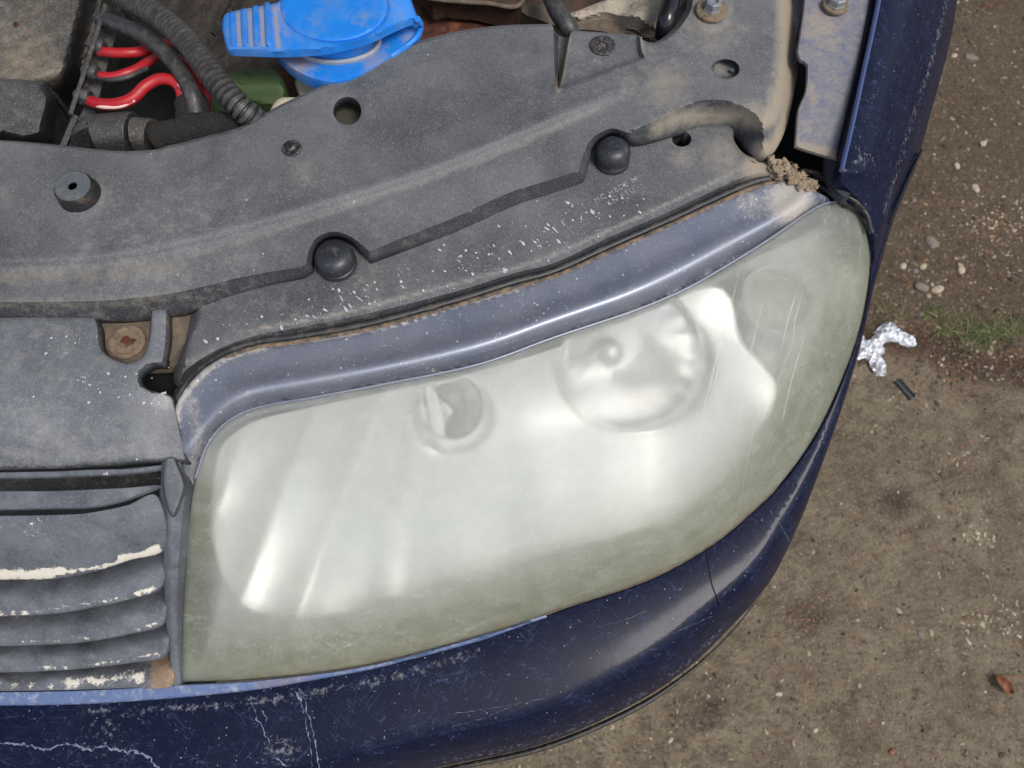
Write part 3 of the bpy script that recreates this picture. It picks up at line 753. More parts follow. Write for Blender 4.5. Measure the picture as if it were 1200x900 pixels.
out = [(-90, 178, 3, .003), (150, 177, 3, .003), (200, 170, 3, .003), (240, 160, 3, .003), (283, 148, 3, .003), (330, 122, 3, .003), (380, 99, 3, .003), (430, 75, 3, .003),
       (480, 52, 3, .003), (530, 38, 3, .003), (585, 30, 3, .003), (646, 28, 3, .003, 's'), (654, 40, 2, .001), (664, 38, 2, .002), (672, 36, 2, .002), (746, 41, 2, .002), (752, 46, 2, .002), (766, 50, 3, .004),
       (782, 40, 5, .006), (797, 22, 6, .01), (806, 0, 6, .01), (808, -60, 6, .01, 's'), (920, -60, 14, .012, 's'), (928, 0, 17, .016), (932, 38, 22, .022), (936, 72, 27, .03), (930, 110, 28, .026), (921, 150, 27, .024), (908, 176, 26, .022), (893, 184, 26, .022),
       (876, 176, 30, .038), (864, 160, 34, .038), (850, 150, 32, .038), (822, 148, 30, .036), (790, 156, 22, .034), (755, 164, 16, .030), (742, 163, 10, .028), (734, 158, 3, .003), (719, 153, 2.5, .003), (705, 158, 3, .003), (695, 170, 6, .026), (690, 190, 9, .028), (685, 206, 9, .028), (677, 213, 12, .029),
       (640, 229, 16, .030), (600, 243, 17, .030), (533, 270, 14, .030), (470, 290, 10, .030), (433, 303, 7, .028, 's'), (421, 291, 5, .024), (410, 280, 3, .014), (391, 274, 2.5, .012), (373, 281, 3, .014), (366, 297, 5, .022), (365, 314, 6, .024, 's'), (352, 321, 8, .024), (320, 330, 12, .024), (275, 343, 16, .024),
       (240, 356, 20, .025), (200, 368, 24, .028), (150, 374, 24, .028), (100, 373, 20, .026), (0, 371, 17, .025), (-90, 371, 17, .025)]
out = [(q[0], q[1], q[2], q[3] if q[0] > 905 or q[1] < 60 else min(q[3], .00088 * q[2] + .0012), *q[4:]) for q in out]
cover = plate('front_cover', out, cover_z, M['cover'], car, holes=[circ(407, 130, 16.5)], step=4.2, skirt=.008, smooth=45, lines=[([(648, 30), (651, 106)], (0, 2, -2, 4, -4, 6, -6)), ([(651, 106), (672, 100), (756, 68)], (0, -2.5, -5, 2.5)), ([(756, 68), (752, 58), (750, 44)], (0, -2.5, -5, 2.5)), ([(671, 28), (654, 108)], (-4, -3, -1.5, 0, 1.5, 3)), ([(-80, 313), (60, 310), (160, 300), (260, 278), (380, 243), (500, 205), (600, 165), (690, 128), (760, 100)], (-9, -4, 0, 4, 9)), (circ(850, 81, 17, .7, 24) + [(867, 81)], (0, 1.5, 3, -1.5)), (circ(850, 81, 13, .7, 24) + [(863, 81)], (0,))], dust=[
    ('b', 780, 100, 34, .62), ('b', 735, 100, 22, .4), ('b', 834, 30, 40, .55), ('l', [(922, -20), (921, 60), (914, 110), (900, 140), (878, 140)], 13, 1.08), ('l', [(885, 128), (860, 136), (800, 138), (770, 150)], 13, .85), ('l', [(928, 0), (930, 90), (912, 165), (890, 176)], 12, 1.12),
    ('l', [(-60, 322), (60, 322), (200, 316)], 16, .42), ('l', [(-40, 352), (100, 356), (220, 346)], 10, .40), ('l', [(666, 46), (654, 104)], 4, .95), ('l', [(751, 46), (753, 62)], 4, .75), ('b', 115, 225, 26, .45), ('b', 355, 205, 22, .45), ('b', 5, 225, 14, .4),
    ('l', [(60, 318), (180, 308), (300, 278), (420, 238), (560, 190), (700, 128)], 5, .42), ('b', 262, 240, 10, .35), ('b', 843, 82, 10, .6)])
solid(cover, .0025)
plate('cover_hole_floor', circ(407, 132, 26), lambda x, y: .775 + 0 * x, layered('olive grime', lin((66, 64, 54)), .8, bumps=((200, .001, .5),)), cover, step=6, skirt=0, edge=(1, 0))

# ---- buffers, screws and bolts on the cover
def dome_buffer(px, py, zb, h=.020, rp=26):
    r = rp * (CAM_Z - zb - h) / FPX * 1.04
    c = P(px, py, zb + h * .72); c.z = zb
    r_ = r
    prof = [(r_ * 1.0, -.004), (r_ * 1.02, .004), (r_ * 1.0, .0075), (r_ * .955, .0080), (r_ * .955, .0088), (r_ * 1.0, .0094), (r_ * .99, .0125)]
    for k in range(1, 9):
        a = k / 9 * math.pi / 2; prof.append((r_ * (.99 * math.cos(a) ** .62 if k < 9 else 0), .0125 + (h - .0125) * math.sin(a)))
    prof += [(r_ * .35, h * 1.0), (r_ * .18, h * .985), (0, h * .98)]
    return lathe('rubber_buffer', c, prof, M['buffer'], car, 48, smooth=50)
dome_buffer(391, 300, .772, .022, 27)
dome_buffer(719, 176, .772, .024, 25)
c = P(85, 218, .8125); c.z = .7962
sb = lathe('rubber_stop', c, [(.0182, -.004), (.0180, 0), (.0172, .004), (.0170, .0062), (.0163, .0085), (.0160, .009), (.0155, .0145), (.0146, .016), (.0034, .0162), (.003, .0155), (.0028, .010), (0, .010)], M['black'], car, 40)  # side shading is put into the black colour; a lighter face tops it
lathe('stop_lit_face', c, [(.0142, .0158), (.0138, .0166), (.0040, .0166), (.0036, .0158)], M['stopper'], sb, 40)

def cross_screw(px, py, z, rp, m=M['blackmetal'], parent=car):
    k = (CAM_Z - z) / FPX; c = P(px, py, z); r = rp * k
    w_ = lathe('washer', c, [(r, -.001), (r, .0008), (r * .93, .0014), (r * .66, .0014), (r * .62, .0005)], m, None, 30)
    root = w_; root.name = 'screw'; root.parent = parent
    h = lathe('screw_head', c, [(r * .60, 0), (r * .60, .002), (r * .5, .0036), (r * .3, .0046), (0, .005)], m, root, 24)
    bm = bmesh.new()
    for a in (.5, .5 + math.pi / 2):
        g = bmesh.ops.create_cube(bm, size=1)['verts']
        bmesh.ops.scale(bm, verts=g, vec=(r * .75, r * .17, .0012)); bmesh.ops.rotate(bm, verts=g, cent=(0, 0, 0), matrix=Matrix.Rotation(a, 3, 'Z')); bmesh.ops.translate(bm, verts=g, vec=c + Vector((0, 0, .0046 + .00005 * a)))
    me = bpy.data.meshes.new('cross_slot'); bm.to_mesh(me); bm.free(); mkobj('cross_slot', me, M['dark'], root, None)
    return root
cross_screw(342, 174, .8005, 14, parent=cover)
# push clip in the pocket
c = P(706, 54, .7952); k = (CAM_Z - .79) / FPX
cl = lathe('push_clip', c, [(19.5 * k, -.002), (19.5 * k, .0012), (18.5 * k, .0018), (7 * k, .0018), (6.4 * k, .0012), (6.2 * k, -.002), (0, -.002)], layered('clip plastic', (.02, .022, .025), .5, [(lambda b: b.mr(b.noise(300, 4, .7), .45, .75, 0, .35), DUST, .9)]), cover, 36)
for a in (.5, 2.1):
    me = bpy.data.meshes.new('clip_bar'); bm = bmesh.new(); g = bmesh.ops.create_cube(bm, size=1)['verts']; bmesh.ops.scale(bm, verts=g, vec=(11 * k, 2.2 * k, .0018)); bmesh.ops.rotate(bm, verts=g, cent=(0, 0, 0), matrix=Matrix.Rotation(a, 3, 'Z')); bmesh.ops.translate(bm, verts=g, vec=c + Vector((0, 0, -.0002 + .0002 * a))); bm.to_mesh(me); bm.free(); mkobj('clip_bar', me, M['bracket'], cl, None)

def hex_bolt(px, py, z, rw, rh, m, parent, hollow=True, mw=None):
    k = (CAM_Z - z) / FPX; c = P(px, py, z)
    w_ = lathe('bolt', c, [(rw * k, -.001), (rw * k, .001), (rw * .93 * k, .0018), (rh * k * .9, .0020)], mw or m, parent, 40)
    h = lathe('bolt_head', c, [(rh * k * 1.12, .0018), (rh * k * 1.1, .0035), (rh * k * 1.02, .0036), (rh * k, .0100), (rh * .9 * k, .0110), (rh * .55 * k, .0110), (rh * .5 * k, .0085), (0, .0085)] if hollow else
              [(rh * k * 1.15, .0018), (rh * k * 1.12, .003), (rh * k, .0032), (rh * k, .008), (rh * .85 * k, .0092), (0, .0094)], m, w_, 6, smooth=20, start=.3)
    return w_
hex_bolt(834, 12, .8025, 25, 13, M['steel'], cover, True, M['rustbolt'])
c = P(834, 12, .806)

# ---- headlight
hl = empty('headlight', car)
def house_z(x, y):
    z = .775 + 0 * x
    cl = cr([(215, 425), (260, 405), (300, 385), (400, 366), (520, 335), (620, 308), (700, 275), (760, 249), (817, 222), (870, 196)], False, 20)
    d, sd, _, _ = pdist(x, y, cl); s = d * sd
    z = z - .0012 * sstep(-1.5, 1.5, s) - .0025 * sstep(0, 25, s)
    z = z - .006 * sstep(330, 210, x) 
    return z
hout = [(240, 340, 3, .002), (262, 338, 3, .002), (300, 320, 3, .002), (365, 300, 3, .002), (420, 270, 3, .002), (560, 230, 3, .002), (670, 190, 3, .002), (700, 130, 3, .002), (760, 156, 3, .002), (790, 155, 3, .002), (817, 147, 3, .002), (855, 147, 4, .002), (860, 153, 4, .003), (860, 164, 4, .003), (872, 180, 4, .003), (893, 188, 4, .003), (914, 192, 4, .002), (912, 204, 4, .002),
        (884, 207, 3, .003), (850, 220, 3, .003), (783, 252, 3, .003), (717, 280, 3, .003), (700, 288, 3, .003), (650, 311, 3, .003), (600, 324, 3, .003), (533, 345, 3, .003), (433, 371, 4, .003), (350, 388, 4, .003), (300, 397, 4, .004), (262, 411, 4, .006), (238, 424, 4, .008), (224, 436, 6, .01), (208, 452, 8, .016), (203, 448, 10, .02), (204, 428, 12, .02), (212, 396, 12, .02), (224, 366, 12, .012)]
house = plate('housing', hout, house_z, M['housing'], hl, holes=[circ(799, 163, 11.5, .78)], step=4.5, skirt=.045, dust=[
    ('b', 890, 196, 26, 1.0), ('b', 850, 185, 30, .6), ('b', 800, 185, 22, .45), ('b', 430, 330, 20, .35), ('l', [(300, 386), (400, 367), (520, 336), (620, 309), (700, 276), (817, 223), (870, 198)], 2.5, .62), ('l', [(215, 425), (250, 415), (300, 392)], 8, .35)])
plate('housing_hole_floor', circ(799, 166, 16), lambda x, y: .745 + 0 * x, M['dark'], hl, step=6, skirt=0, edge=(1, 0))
solid(house, .002)
# gap floor with grime and seal strips
g_up = [(918, 196), (884, 207), (850, 220), (783, 252), (717, 280), (700, 288), (650, 311), (600, 324), (533, 345), (433, 371), (350, 388), (300, 397), (262, 411), (238, 424), (215, 446), (203, 462), (203, 480)]
g_dn = [(212, 520), (206, 490), (212, 470), (228, 445), (250, 426), (280, 412), (310, 406), (433, 389), (533, 360), (610, 339), (700, 303), (783, 266), (850, 236), (890, 220), (930, 212)]
plate('seal_channel', g_up + g_dn, lambda x, y: .757 - .02 * sstep(260, 205, x), M['moss'], hl, step=6, skirt=.03, edge=(1, 0), wob=.002)
def off(pl, dx, dy, z): return [(x + dx, y + dy, z if not callable(z) else z(x)) for x, y in pl]
mid = [(912, 208), (884, 214), (850, 228), (783, 259), (717, 288), (650, 318), (600, 332), (533, 353), (433, 380), (350, 395), (300, 402), (268, 412), (242, 427), (220, 448), (208, 470), (206, 495)]
tube('seal_strip', off(mid, 0, -.5, lambda x: .7655 - .02 * sstep(270, 205, x)), .0030, M['cable'], hl, 10, 3)
tube('seal_strip', off(mid, 2, 5.5, lambda x: .7700 - .02 * sstep(270, 205, x)), .0023, layered('grimy seal lip', (.05, .045, .04), .7, [(lambda b: b.mr(b.noise(130, 5, .7), .4, .6), lin((128, 108, 86)), .95)]), hl, 10, 3)

def trim_z(x, y):
    top = cr([(205, 480), (212, 462), (240, 432), (280, 412), (433, 386), (533, 357), (610, 336), (700, 300), (783, 263), (850, 234), (905, 216)], False, 20)
    low = cr([(228, 560), (240, 524), (262, 497), (300, 478), (370, 465), (450, 450), (560, 427), (650, 395), (740, 365), (800, 338), (850, 310), (900, 281), (965, 238)], False, 20)
    a = pdist(x, y, top)[0]; b = pdist(x, y, low)[0]; t = a / (a + b + 1e-6)
    z = .7715 - .010 * sstep(.72, 1.05, t) - .008 * t ** 6 + .0038 * np.exp(-((t - .68) / .19) ** 2)
    z = z - .030 * sstep(290, 205, x) * sstep(400, 560, y) - .05 * sstep(520, 640, y)
    return z
tout = [(206, 500), (205, 480), (212, 462), (228, 442), (245, 428), (280, 412), (350, 401), (433, 386), (533, 357), (610, 336), (700, 300), (783, 263), (850, 234), (905, 214), (930, 214), (950, 222), (972, 237),
        (935, 262), (900, 284), (850, 314), (800, 342), (740, 368), (650, 398), (560, 430), (450, 453), (370, 468), (300, 481), (264, 499), (242, 526), (228, 562), (222, 600), (214, 590), (215, 560), (213, 530)]
trim = plate('lens_border', tout, trim_z, M['trim'], hl, step=4, edge=(2.5, .0015), skirt=.01, smooth=60, dust=[
    ('l', [(208, 500), (210, 475), (232, 445), (265, 420), (310, 407)], 5, .8), ('l', [(300, 406), (433, 389), (533, 360), (610, 339)], 2.6, .75), ('l', [(610, 339), (700, 303), (783, 266), (850, 236)], 3, .5), ('b', 925, 235, 34, .95), ('b', 880, 240, 30, .5), ('l', [(226, 470), (232, 520), (222, 570)], 13, .5), ('l', [(560, 430), (650, 398), (800, 342), (965, 242)], 2.2, .5)])

lens_ctrl = [(228, 560, .735), (240, 522, .748), (262, 497, .756), (300, 479, .760), (370, 466, .762), (450, 451, .762), (560, 428, .762), (650, 396, .762), (740, 366, .762), (800, 339, .762), (850, 311, .762), (900, 282, .762), (965, 239, .760), (1000, 246, .752), (1015, 265, .742), (1020, 300, .724),
             (1014, 350, .700), (1002, 400, .678), (980, 460, .655), (955, 510, .636), (920, 560, .622), (880, 600, .613), (830, 640, .607), (760, 678, .602), (660, 712, .600), (560, 745, .598), (430, 778, .597), (300, 795, .596), (212, 800, .595), (216, 700, .655), (220, 620, .700),
             (330, 560, .735), (450, 540, .738), (600, 510, .742), (750, 460, .745), (870, 400, .738), (950, 330, .742), (330, 680, .672), (450, 665, .678), (600, 630, .686), (750, 580, .692), (860, 520, .696), (940, 430, .706), (340, 745, .630), (600, 692, .640), (800, 615, .650), (920, 520, .655)]
lens_f = tps(lens_ctrl)
lout = [(212, 800, 's'), (213, 740), (216, 680), (221, 610), (229, 560), (242, 523), (264, 496), (300, 478), (370, 465), (450, 450), (560, 427), (650, 395), (740, 365), (800, 340), (850, 312), (900, 281), (945, 250), (965, 239), (980, 236), (1000, 244), (1014, 264), (1020, 300), (1015, 350), (1003, 400), (980, 460), (955, 510), (920, 560), (880, 600), (830, 640), (760, 678), (660, 712), (560, 745), (430, 779), (300, 796)]
lens = plate('lens', lout, lens_f, M['lens'], hl, step=6, edge=(5, .004), skirt=.006, smooth=None, dust=[
    ('l', [(212, 790), (300, 785), (430, 768), (560, 733), (660, 700), (760, 664), (830, 625), (900, 560), (960, 470), (995, 390), (1008, 310)], 55, .85), ('l', [(225, 790), (228, 680), (236, 580)], 30, .75), ('b', 960, 330, 45, .3)])
lens.data.shade_smooth()
# second attribute: yellow-brown stain at lower rim
def add_attr(o, nm, fn):
    me = o.data; n = len(me.vertices); co = np.empty(n * 3); me.vertices.foreach_get('co', co); co = co.reshape(-1, 3)
    # back to photograph units (authoring units of the outline)
    rel = co - np.array([0, 0, CAM_Z]); yl = rel[:, 1] * cT + rel[:, 2] * sT; zl = -rel[:, 1] * sT + rel[:, 2] * cT
    px = 600 + FPX * rel[:, 0] / -zl; py = 450 - FPX * yl / -zl
    at = me.attributes.new(nm, 'FLOAT', 'POINT'); at.data.foreach_set('value', fn(px, py).astype(np.float32))
add_attr(lens, 'tan', lambda x, y: np.exp(-(pdist(x, y, [(300, 795), (430, 778), (560, 742), (660, 710), (760, 676), (830, 638), (880, 600)])[0] / 12) ** 2) * .9)
# fine rim line round the lens
tube('lens_rim', [(x, y, float(lens_f(np.array([x]), np.array([y]))[0]) + .0004) for x, y in [(q[0], q[1]) for q in lout[4:19]]], .0011, M['trim'], hl, 8, 4)

def lz(x, y): return lens_f(x, y)
rs_ = random.Random(9)
for i in range(20):
    y0 = rs_.uniform(285, 420); x0 = 985 - (y0 - 260) * .18 - rs_.uniform(5, 150); L_ = rs_.uniform(50, 230)
    x1 = x0 - L_ * rs_.uniform(.20, .27)
    pl_ = [(x0, y0), ((x0 + x1) / 2 - 2, y0 + L_ * .5), (x1, y0 + L_)]
    if not all(inpoly(np.array([q[0]]), np.array([q[1]]), cr(lout[1:], True, 20))[0] for q in pl_): continue
    q_ = cr(pl_, False, 3); w = W(q_[:, 0], q_[:, 1], lens_f(q_[:, 0], q_[:, 1]) + .0002)
    tube_w('scratch', w, rs_.choice((.00008, .00012, .00018)), M['scr'], lens, 5, lambda s, a: .3 + .9 * math.sin(math.pi * min(1, s + .02)) * (1 if mnoise.noise(Vector((a * 150, i, 0))) > -.2 else .3), .4)
# inside: reflector shells
def shell(name, pts_out, ctrl, m, step=7, skirt=0.0, ff=None):
    f = tps(ctrl)
    return plate(name, pts_out, (lambda x, y: f(x, y) + (ff(x, y) if ff else 0)), m, hl, step=step, edge=(1, 0), skirt=skirt, smooth=70)
# lower shelf, dull grey, running round the foot of the lens
shell('bezel_shelf', [(225, 790), (230, 560), (300, 490), (560, 440), (900, 295), (985, 255), (1005, 300), (990, 400), (950, 495), (880, 585), (760, 665), (560, 732), (300, 783)],
      [(225, 790, .575), (230, 560, .66), (300, 490, .68), (560, 440, .68), (900, 295, .69), (985, 255, .70), (1000, 300, .68), (985, 400, .64), (950, 495, .60), (880, 585, .58), (760, 665, .575), (560, 732, .57), (300, 783, .57), (600, 600, .60)], M['satin'])
def flutes(x, y):
    u = (x - 300) * .93 + (y - 480) * .36
    return .005 * np.abs(np.sin(u / 17.0))
def refl(x, y):
    cut = -.022 * sstep(96, 70, np.hypot(x - 742, (y - 430) * 1.25)) - .016 * sstep(52, 36, np.hypot(x - 530, (y - 490) * 1.2))
    m = sstep(500, 420, x)
    h = .0055 * np.abs(np.sin(((x - 300) * .93 + (y - 480) * .36) / 21.0)) * m
    h = h + .0030 * np.abs(np.sin((x - 480) / 36.0)) * sstep(430, 520, x) * sstep(760, 640, x)
    return cut + h + .004 * np.exp(-((x - 462 - (y - 560) * -.12) / 16) ** 2) * sstep(440, 500, y)
shell('reflector', [(258, 530), (280, 504), (310, 490), (380, 474), (470, 455), (560, 434), (640, 412), (700, 388), (780, 356), (830, 338), (852, 350), (866, 400), (905, 450), (890, 500), (850, 548), (790, 590), (700, 622), (620, 642), (540, 660), (470, 682), (400, 704), (340, 712), (296, 706), (262, 670), (250, 600)],
      [(258, 530, .718), (300, 492, .734), (380, 474, .738), (470, 457, .740), (250, 600, .690), (262, 670, .650), (296, 706, .622), (350, 560, .672), (370, 640, .622), (400, 702, .592), (470, 682, .600), (450, 560, .668), (460, 630, .622),
       (560, 434, .742), (640, 412, .740), (560, 520, .690), (560, 600, .640), (540, 660, .612), (640, 500, .694), (640, 590, .648), (620, 642, .618), (700, 622, .620), (780, 356, .740), (835, 340, .738), (760, 450, .690), (760, 530, .655), (790, 590, .626), (866, 400, .716), (905, 450, .694), (890, 500, .676), (850, 548, .648)], M['chrome'], 4.5, ff=refl)
# main bowl: an open parabolic dish with flutes, its axis leaning to the front of the car
def dish(name, px, py, z, rp, depth, tilt, m, flute=0, n=14, rings=10, seg=72):
    k = (CAM_Z - z) / FPX; c = P(px, py, z); verts = []; Mx = Matrix.Rotation(tilt[0], 3, 'X') @ Matrix.Rotation(tilt[1], 3, 'Y')
    for i in range(rings + 1):
        u = i / rings
        for j in range(seg):
            a = 2 * math.pi * j / seg; rr_ = rp * k * u * (1 + (flute * math.cos(a * n) * u))
            verts.append(tuple(c + Mx @ Vector((rr_ * math.cos(a), rr_ * math.sin(a), -depth * (1 - u * u) + .0035 * u * (1 - u) * abs(math.cos(a * n / 2))))))
    # rolled rim
    for q, (s1, dz) in enumerate(((1.05, .001), (1.09, -.002), (1.10, -.008))):
        for j in range(seg):
            a = 2 * math.pi * j / seg; verts.append(tuple(c + Mx @ Vector((rp * k * s1 * math.cos(a), rp * k * s1 * math.sin(a), dz))))
    T_ = rings + 3
    faces = [(i * seg + j, i * seg + (j + 1) % seg, (i + 1) * seg + (j + 1) % seg, (i + 1) * seg + j) for i in range(T_) for j in range(seg)]
    me = bpy.data.meshes.new(name); me.from_pydata(verts, [], faces); me.update()
    return mkobj(name, me, m, hl, 60)
dish('main_bowl', 740, 420, .730, 88, .048, (R(30), R(6)), M['bowl'], .012, 18)
c = P(712, 414, .716)
lathe('bulb_shield', c, [(.012, -.03), (.013, 0), (.012, .004), (.008, .007), (0, .008)], M['glassy'], hl, 24, (R(25), 0))
dish('fog_bowl', 528, 476, .730, 40, .03, (R(30), R(-4)), M['bowl'], .02, 12, seg=48)
plate('fog_trim_fin', [(500, 452), (512, 462), (520, 490), (522, 528), (512, 520), (504, 490), (499, 466)], lambda x, y: .742 - (y - 452) * .00045, M['chrome'], hl, step=3, edge=(2, .002), skirt=.01)
plate('fog_trim_fin', [(512, 456), (540, 450), (545, 470), (540, 486), (532, 478)], lambda x, y: .738 - (y - 452) * .0004, M['finm'], hl, step=3, edge=(2, .002), skirt=.01)
# round position lamp at the outer end: bright cylinder with a hazed cap
c = P(905, 352, .715)
lathe('side_lamp_ring', c, [(.030, -.05), (.0315, -.004), (.0325, .004), (.0305, .007), (.028, .004), (.027, -.03), (0, -.034)], M['chrome'], hl, 48, (R(10), R(4)))
lathe('side_lamp_cap', c, [(.0272, .0005), (.020, .0045), (.010, .0065), (0, .007)], layered('hazed cap', lin((150, 156, 138)), .4), hl, 40, (R(10), R(4)))
c = P(888, 412, .69)
lathe('side_lamp_bulb', c, [(.024, -.03), (.025, 0), (.020, .006), (.010, .009), (0, .010)], M['satin'], hl, 32, (R(15), R(4)))

# ---- grille cover panel with its tab, and the bracket behind
plate('lock_bracket', [(96, 360), (180, 356), (262, 338), (244, 362), (226, 390), (208, 414), (196, 424), (150, 426), (112, 420), (100, 392)], lambda x, y: .762 - .010 * sstep(205, 240, x), M['bracket'], car, step=5, edge=(2, .001), skirt=.02)
brk = bpy.data.objects['lock_bracket']
plate('gap_shadow_panel', [(90, 350), (270, 335), (225, 470), (205, 560), (120, 500), (90, 470)], lambda x, y: .700 + 0 * x, M['dark'], car, step=20, edge=(1, 0), skirt=.03)  # added near-black sheet; makes the gap below the bracket read as shadow
k = (CAM_Z - .765) / FPX; c = P(149, 401, .7635)
sc = lathe('bracket_screw', c, [(24 * k, -.001), (24 * k, .0012), (22.5 * k, .0022), (19 * k, .0024), (17.5 * k, .0014), (17 * k, .0012), (8 * k, .0018), (0, .002)], M['rustbolt'], brk, 36)
plate('screw_recess', [(143, 396), (149, 393), (153, 397), (159, 397), (157, 401), (152, 404), (147, 406), (145, 402), (141, 401)], lambda x, y: .7668 + 0 * x, M['rust'], brk, step=3, edge=(1, .0003), skirt=.001)
gcz = tps([(-90, 372, .776), (0, 372, .776), (110, 372, .774), (185, 365, .776), (195, 420, .772), (0, 450, .776), (150, 460, .772), (0, 548, .750), (100, 546, .750), (200, 542, .748), (205, 480, .757), (-90, 548, .750), (0, 510, .766), (150, 510, .762)])
gout = [(-90, 373), (0, 372), (104, 371), (112, 374), (116, 384), (117, 400), (122, 412), (134, 421), (150, 425), (165, 421), (173, 408), (176, 385), (177, 366, 's'), (183, 362), (196, 363, 's'), (196, 395), (193, 418), (191, 427, 's'), (178, 427), (167, 433), (163, 443), (168, 453), (182, 459), (200, 464), (206, 478), (212, 505), (219, 540), (214, 541), (190, 540), (100, 547), (0, 550), (-90, 550)]
gcov = plate('grille_cover', gout, gcz, M['gcover'], car, step=4.5, edge=(4, .0022), skirt=.010, dust=[('b', 192, 470, 16, .75), ('b', 60, 525, 60, .35), ('b', 180, 522, 30, .35), ('l', [(0, 530), (110, 530), (200, 525)], 14, .38)])
solid(gcov, .0025)

# ---- grille
gr = empty('grille', car)
plate('grille_back', [(-90, 540), (215, 540), (212, 812), (-90, 812)], tps([(-90, 540, .70), (215, 540, .70), (-90, 812, .56), (212, 812, .56), (60, 680, .62)]), M['bin2'], gr, step=20, edge=(1, 0), skirt=.02)
def slat(pts_top, pts_bot, zt, zm, zb, dust, nm='slat', tan=None, m=None):
    mid_ = [((a[0] + b[0]) / 2, a[1] * .45 + b[1] * .55) for a, b in zip(pts_top, pts_bot)]
    ctrl = [(*q, zt) for q in pts_top] + [(*q, zm) for q in mid_] + [(*q, zb) for q in pts_bot]
    o = plate(nm, pts_top + pts_bot[::-1], tps(ctrl), m or M['slat'], gr, step=3.5, edge=(1.6, .0012), skirt=.003, dust=dust, wob=.0006)
    add_attr(o, 'tan', tan or (lambda x, y: 0 * x))
    return o
X5 = [-90, 0, 60, 110, 150, 188]
def row(ys, xs=X5): return list(zip(xs, ys))
slat(row([553, 553, 552, 550, 549, 545]), row([560, 560, 559, 557, 555, 550]), .752, .752, .751, [('b', 120, 552, 16, .6)], 'top_bar')
slat([(-90, 577), (0, 575), (60, 575), (110, 573), (150, 571), (185, 568)], [(-90, 597), (0, 597), (60, 596), (100, 595), (140, 588), (182, 573)], .748, .747, .744, [])
slat([(-90, 605), (0, 604), (60, 603), (100, 601), (148, 592), (184, 581)], [(-90, 679), (0, 679), (60, 678), (110, 669), (150, 656), (194, 640)], .738, .722, .700, [('l', [(-60, 673), (30, 674), (72, 669)], 6, 1.2), ('l', [(72, 672), (130, 662), (145, 657)], 3, .9), ('l', [(143, 655), (165, 651), (185, 643)], 5, 1.3), ('b', 35, 615, 20, .4)])
slat([(-90, 670), (0, 670), (60, 668), (110, 660), (150, 647), (192, 636)], [(-90, 722), (0, 722), (60, 719), (100, 713), (150, 702), (190, 686)], 0.668, 0.683, .676, [('l', [(-10, 719), (30, 718)], 3.5, .8), ('l', [(40, 717), (150, 700)], 2.5, .42), ('l', [(160, 696), (180, 690)], 3.5, .95)])
slat([(-90, 712), (0, 713), (60, 710), (100, 704), (150, 693), (191, 680)], [(-90, 757), (0, 757), (60, 755), (100, 752), (150, 743), (192, 729)], 0.644, 0.659, .652, [('l', [(0, 754), (100, 749), (150, 740), (185, 731)], 2.5, .5), ('l', [(162, 738), (180, 732)], 2.5, .7)])
slat([(-90, 748), (0, 749), (60, 747), (100, 744), (150, 735), (192, 722)], [(-90, 788), (0, 788), (60, 786), (100, 783), (150, 777), (194, 767)], 0.622, 0.637, .630, [('l', [(0, 785), (100, 780), (190, 765)], 2.5, .5)])
slat([(-90, 780), (0, 780), (60, 778), (100, 776), (150, 770), (194, 760)], [(-90, 810), (0, 810), (60, 809), (100, 808), (150, 806), (201, 803)], 0.598, 0.613, .608, [('l', [(80, 800), (120, 796), (165, 791)], 9, .58), ('l', [(-60, 803), (60, 803)], 5, .4)], 'slat', lambda x, y: sstep(166, 182, x + 3 * np.sin(y * .9)) * .62 + .0)
# end post of the grille
pz = tps([(192, 540, .745), (212, 536, .745), (218, 560, .735), (187, 590, .724), (214, 610, .718), (192, 640, .700), (210, 700, .665), (190, 700, .665), (204, 804, .598), (213, 803, .598)])
plate('grille_end_post', [(190, 538), (203, 533), (211, 537), (213, 552), (219, 566), (217, 590), (212, 640), (209, 700), (210, 760), (213, 803), (203, 804), (198, 765), (193, 720), (191, 660), (193, 625), (189, 610), (186, 585), (188, 560)], lambda x, y: pz(x, y) + .003 * np.exp(-((x - (199 + (y - 600) * .02)) / 5) ** 2), M['slat'], gr, step=3, edge=(3, .003), skirt=.02)
add_attr(bpy.data.objects['grille_end_post'], 'dust', lambda x, y: 0 * x); add_attr(bpy.data.objects['grille_end_post'], 'tan', lambda x, y: 0 * x)
plate('post_cap', [(194, 540), (204, 536), (208, 545), (216, 568), (211, 588), (203, 606), (197, 598), (191, 572)], lambda x, y: pz(x, y) + .005, M['gcover'], gr, step=3, edge=(3, .002), skirt=.006)

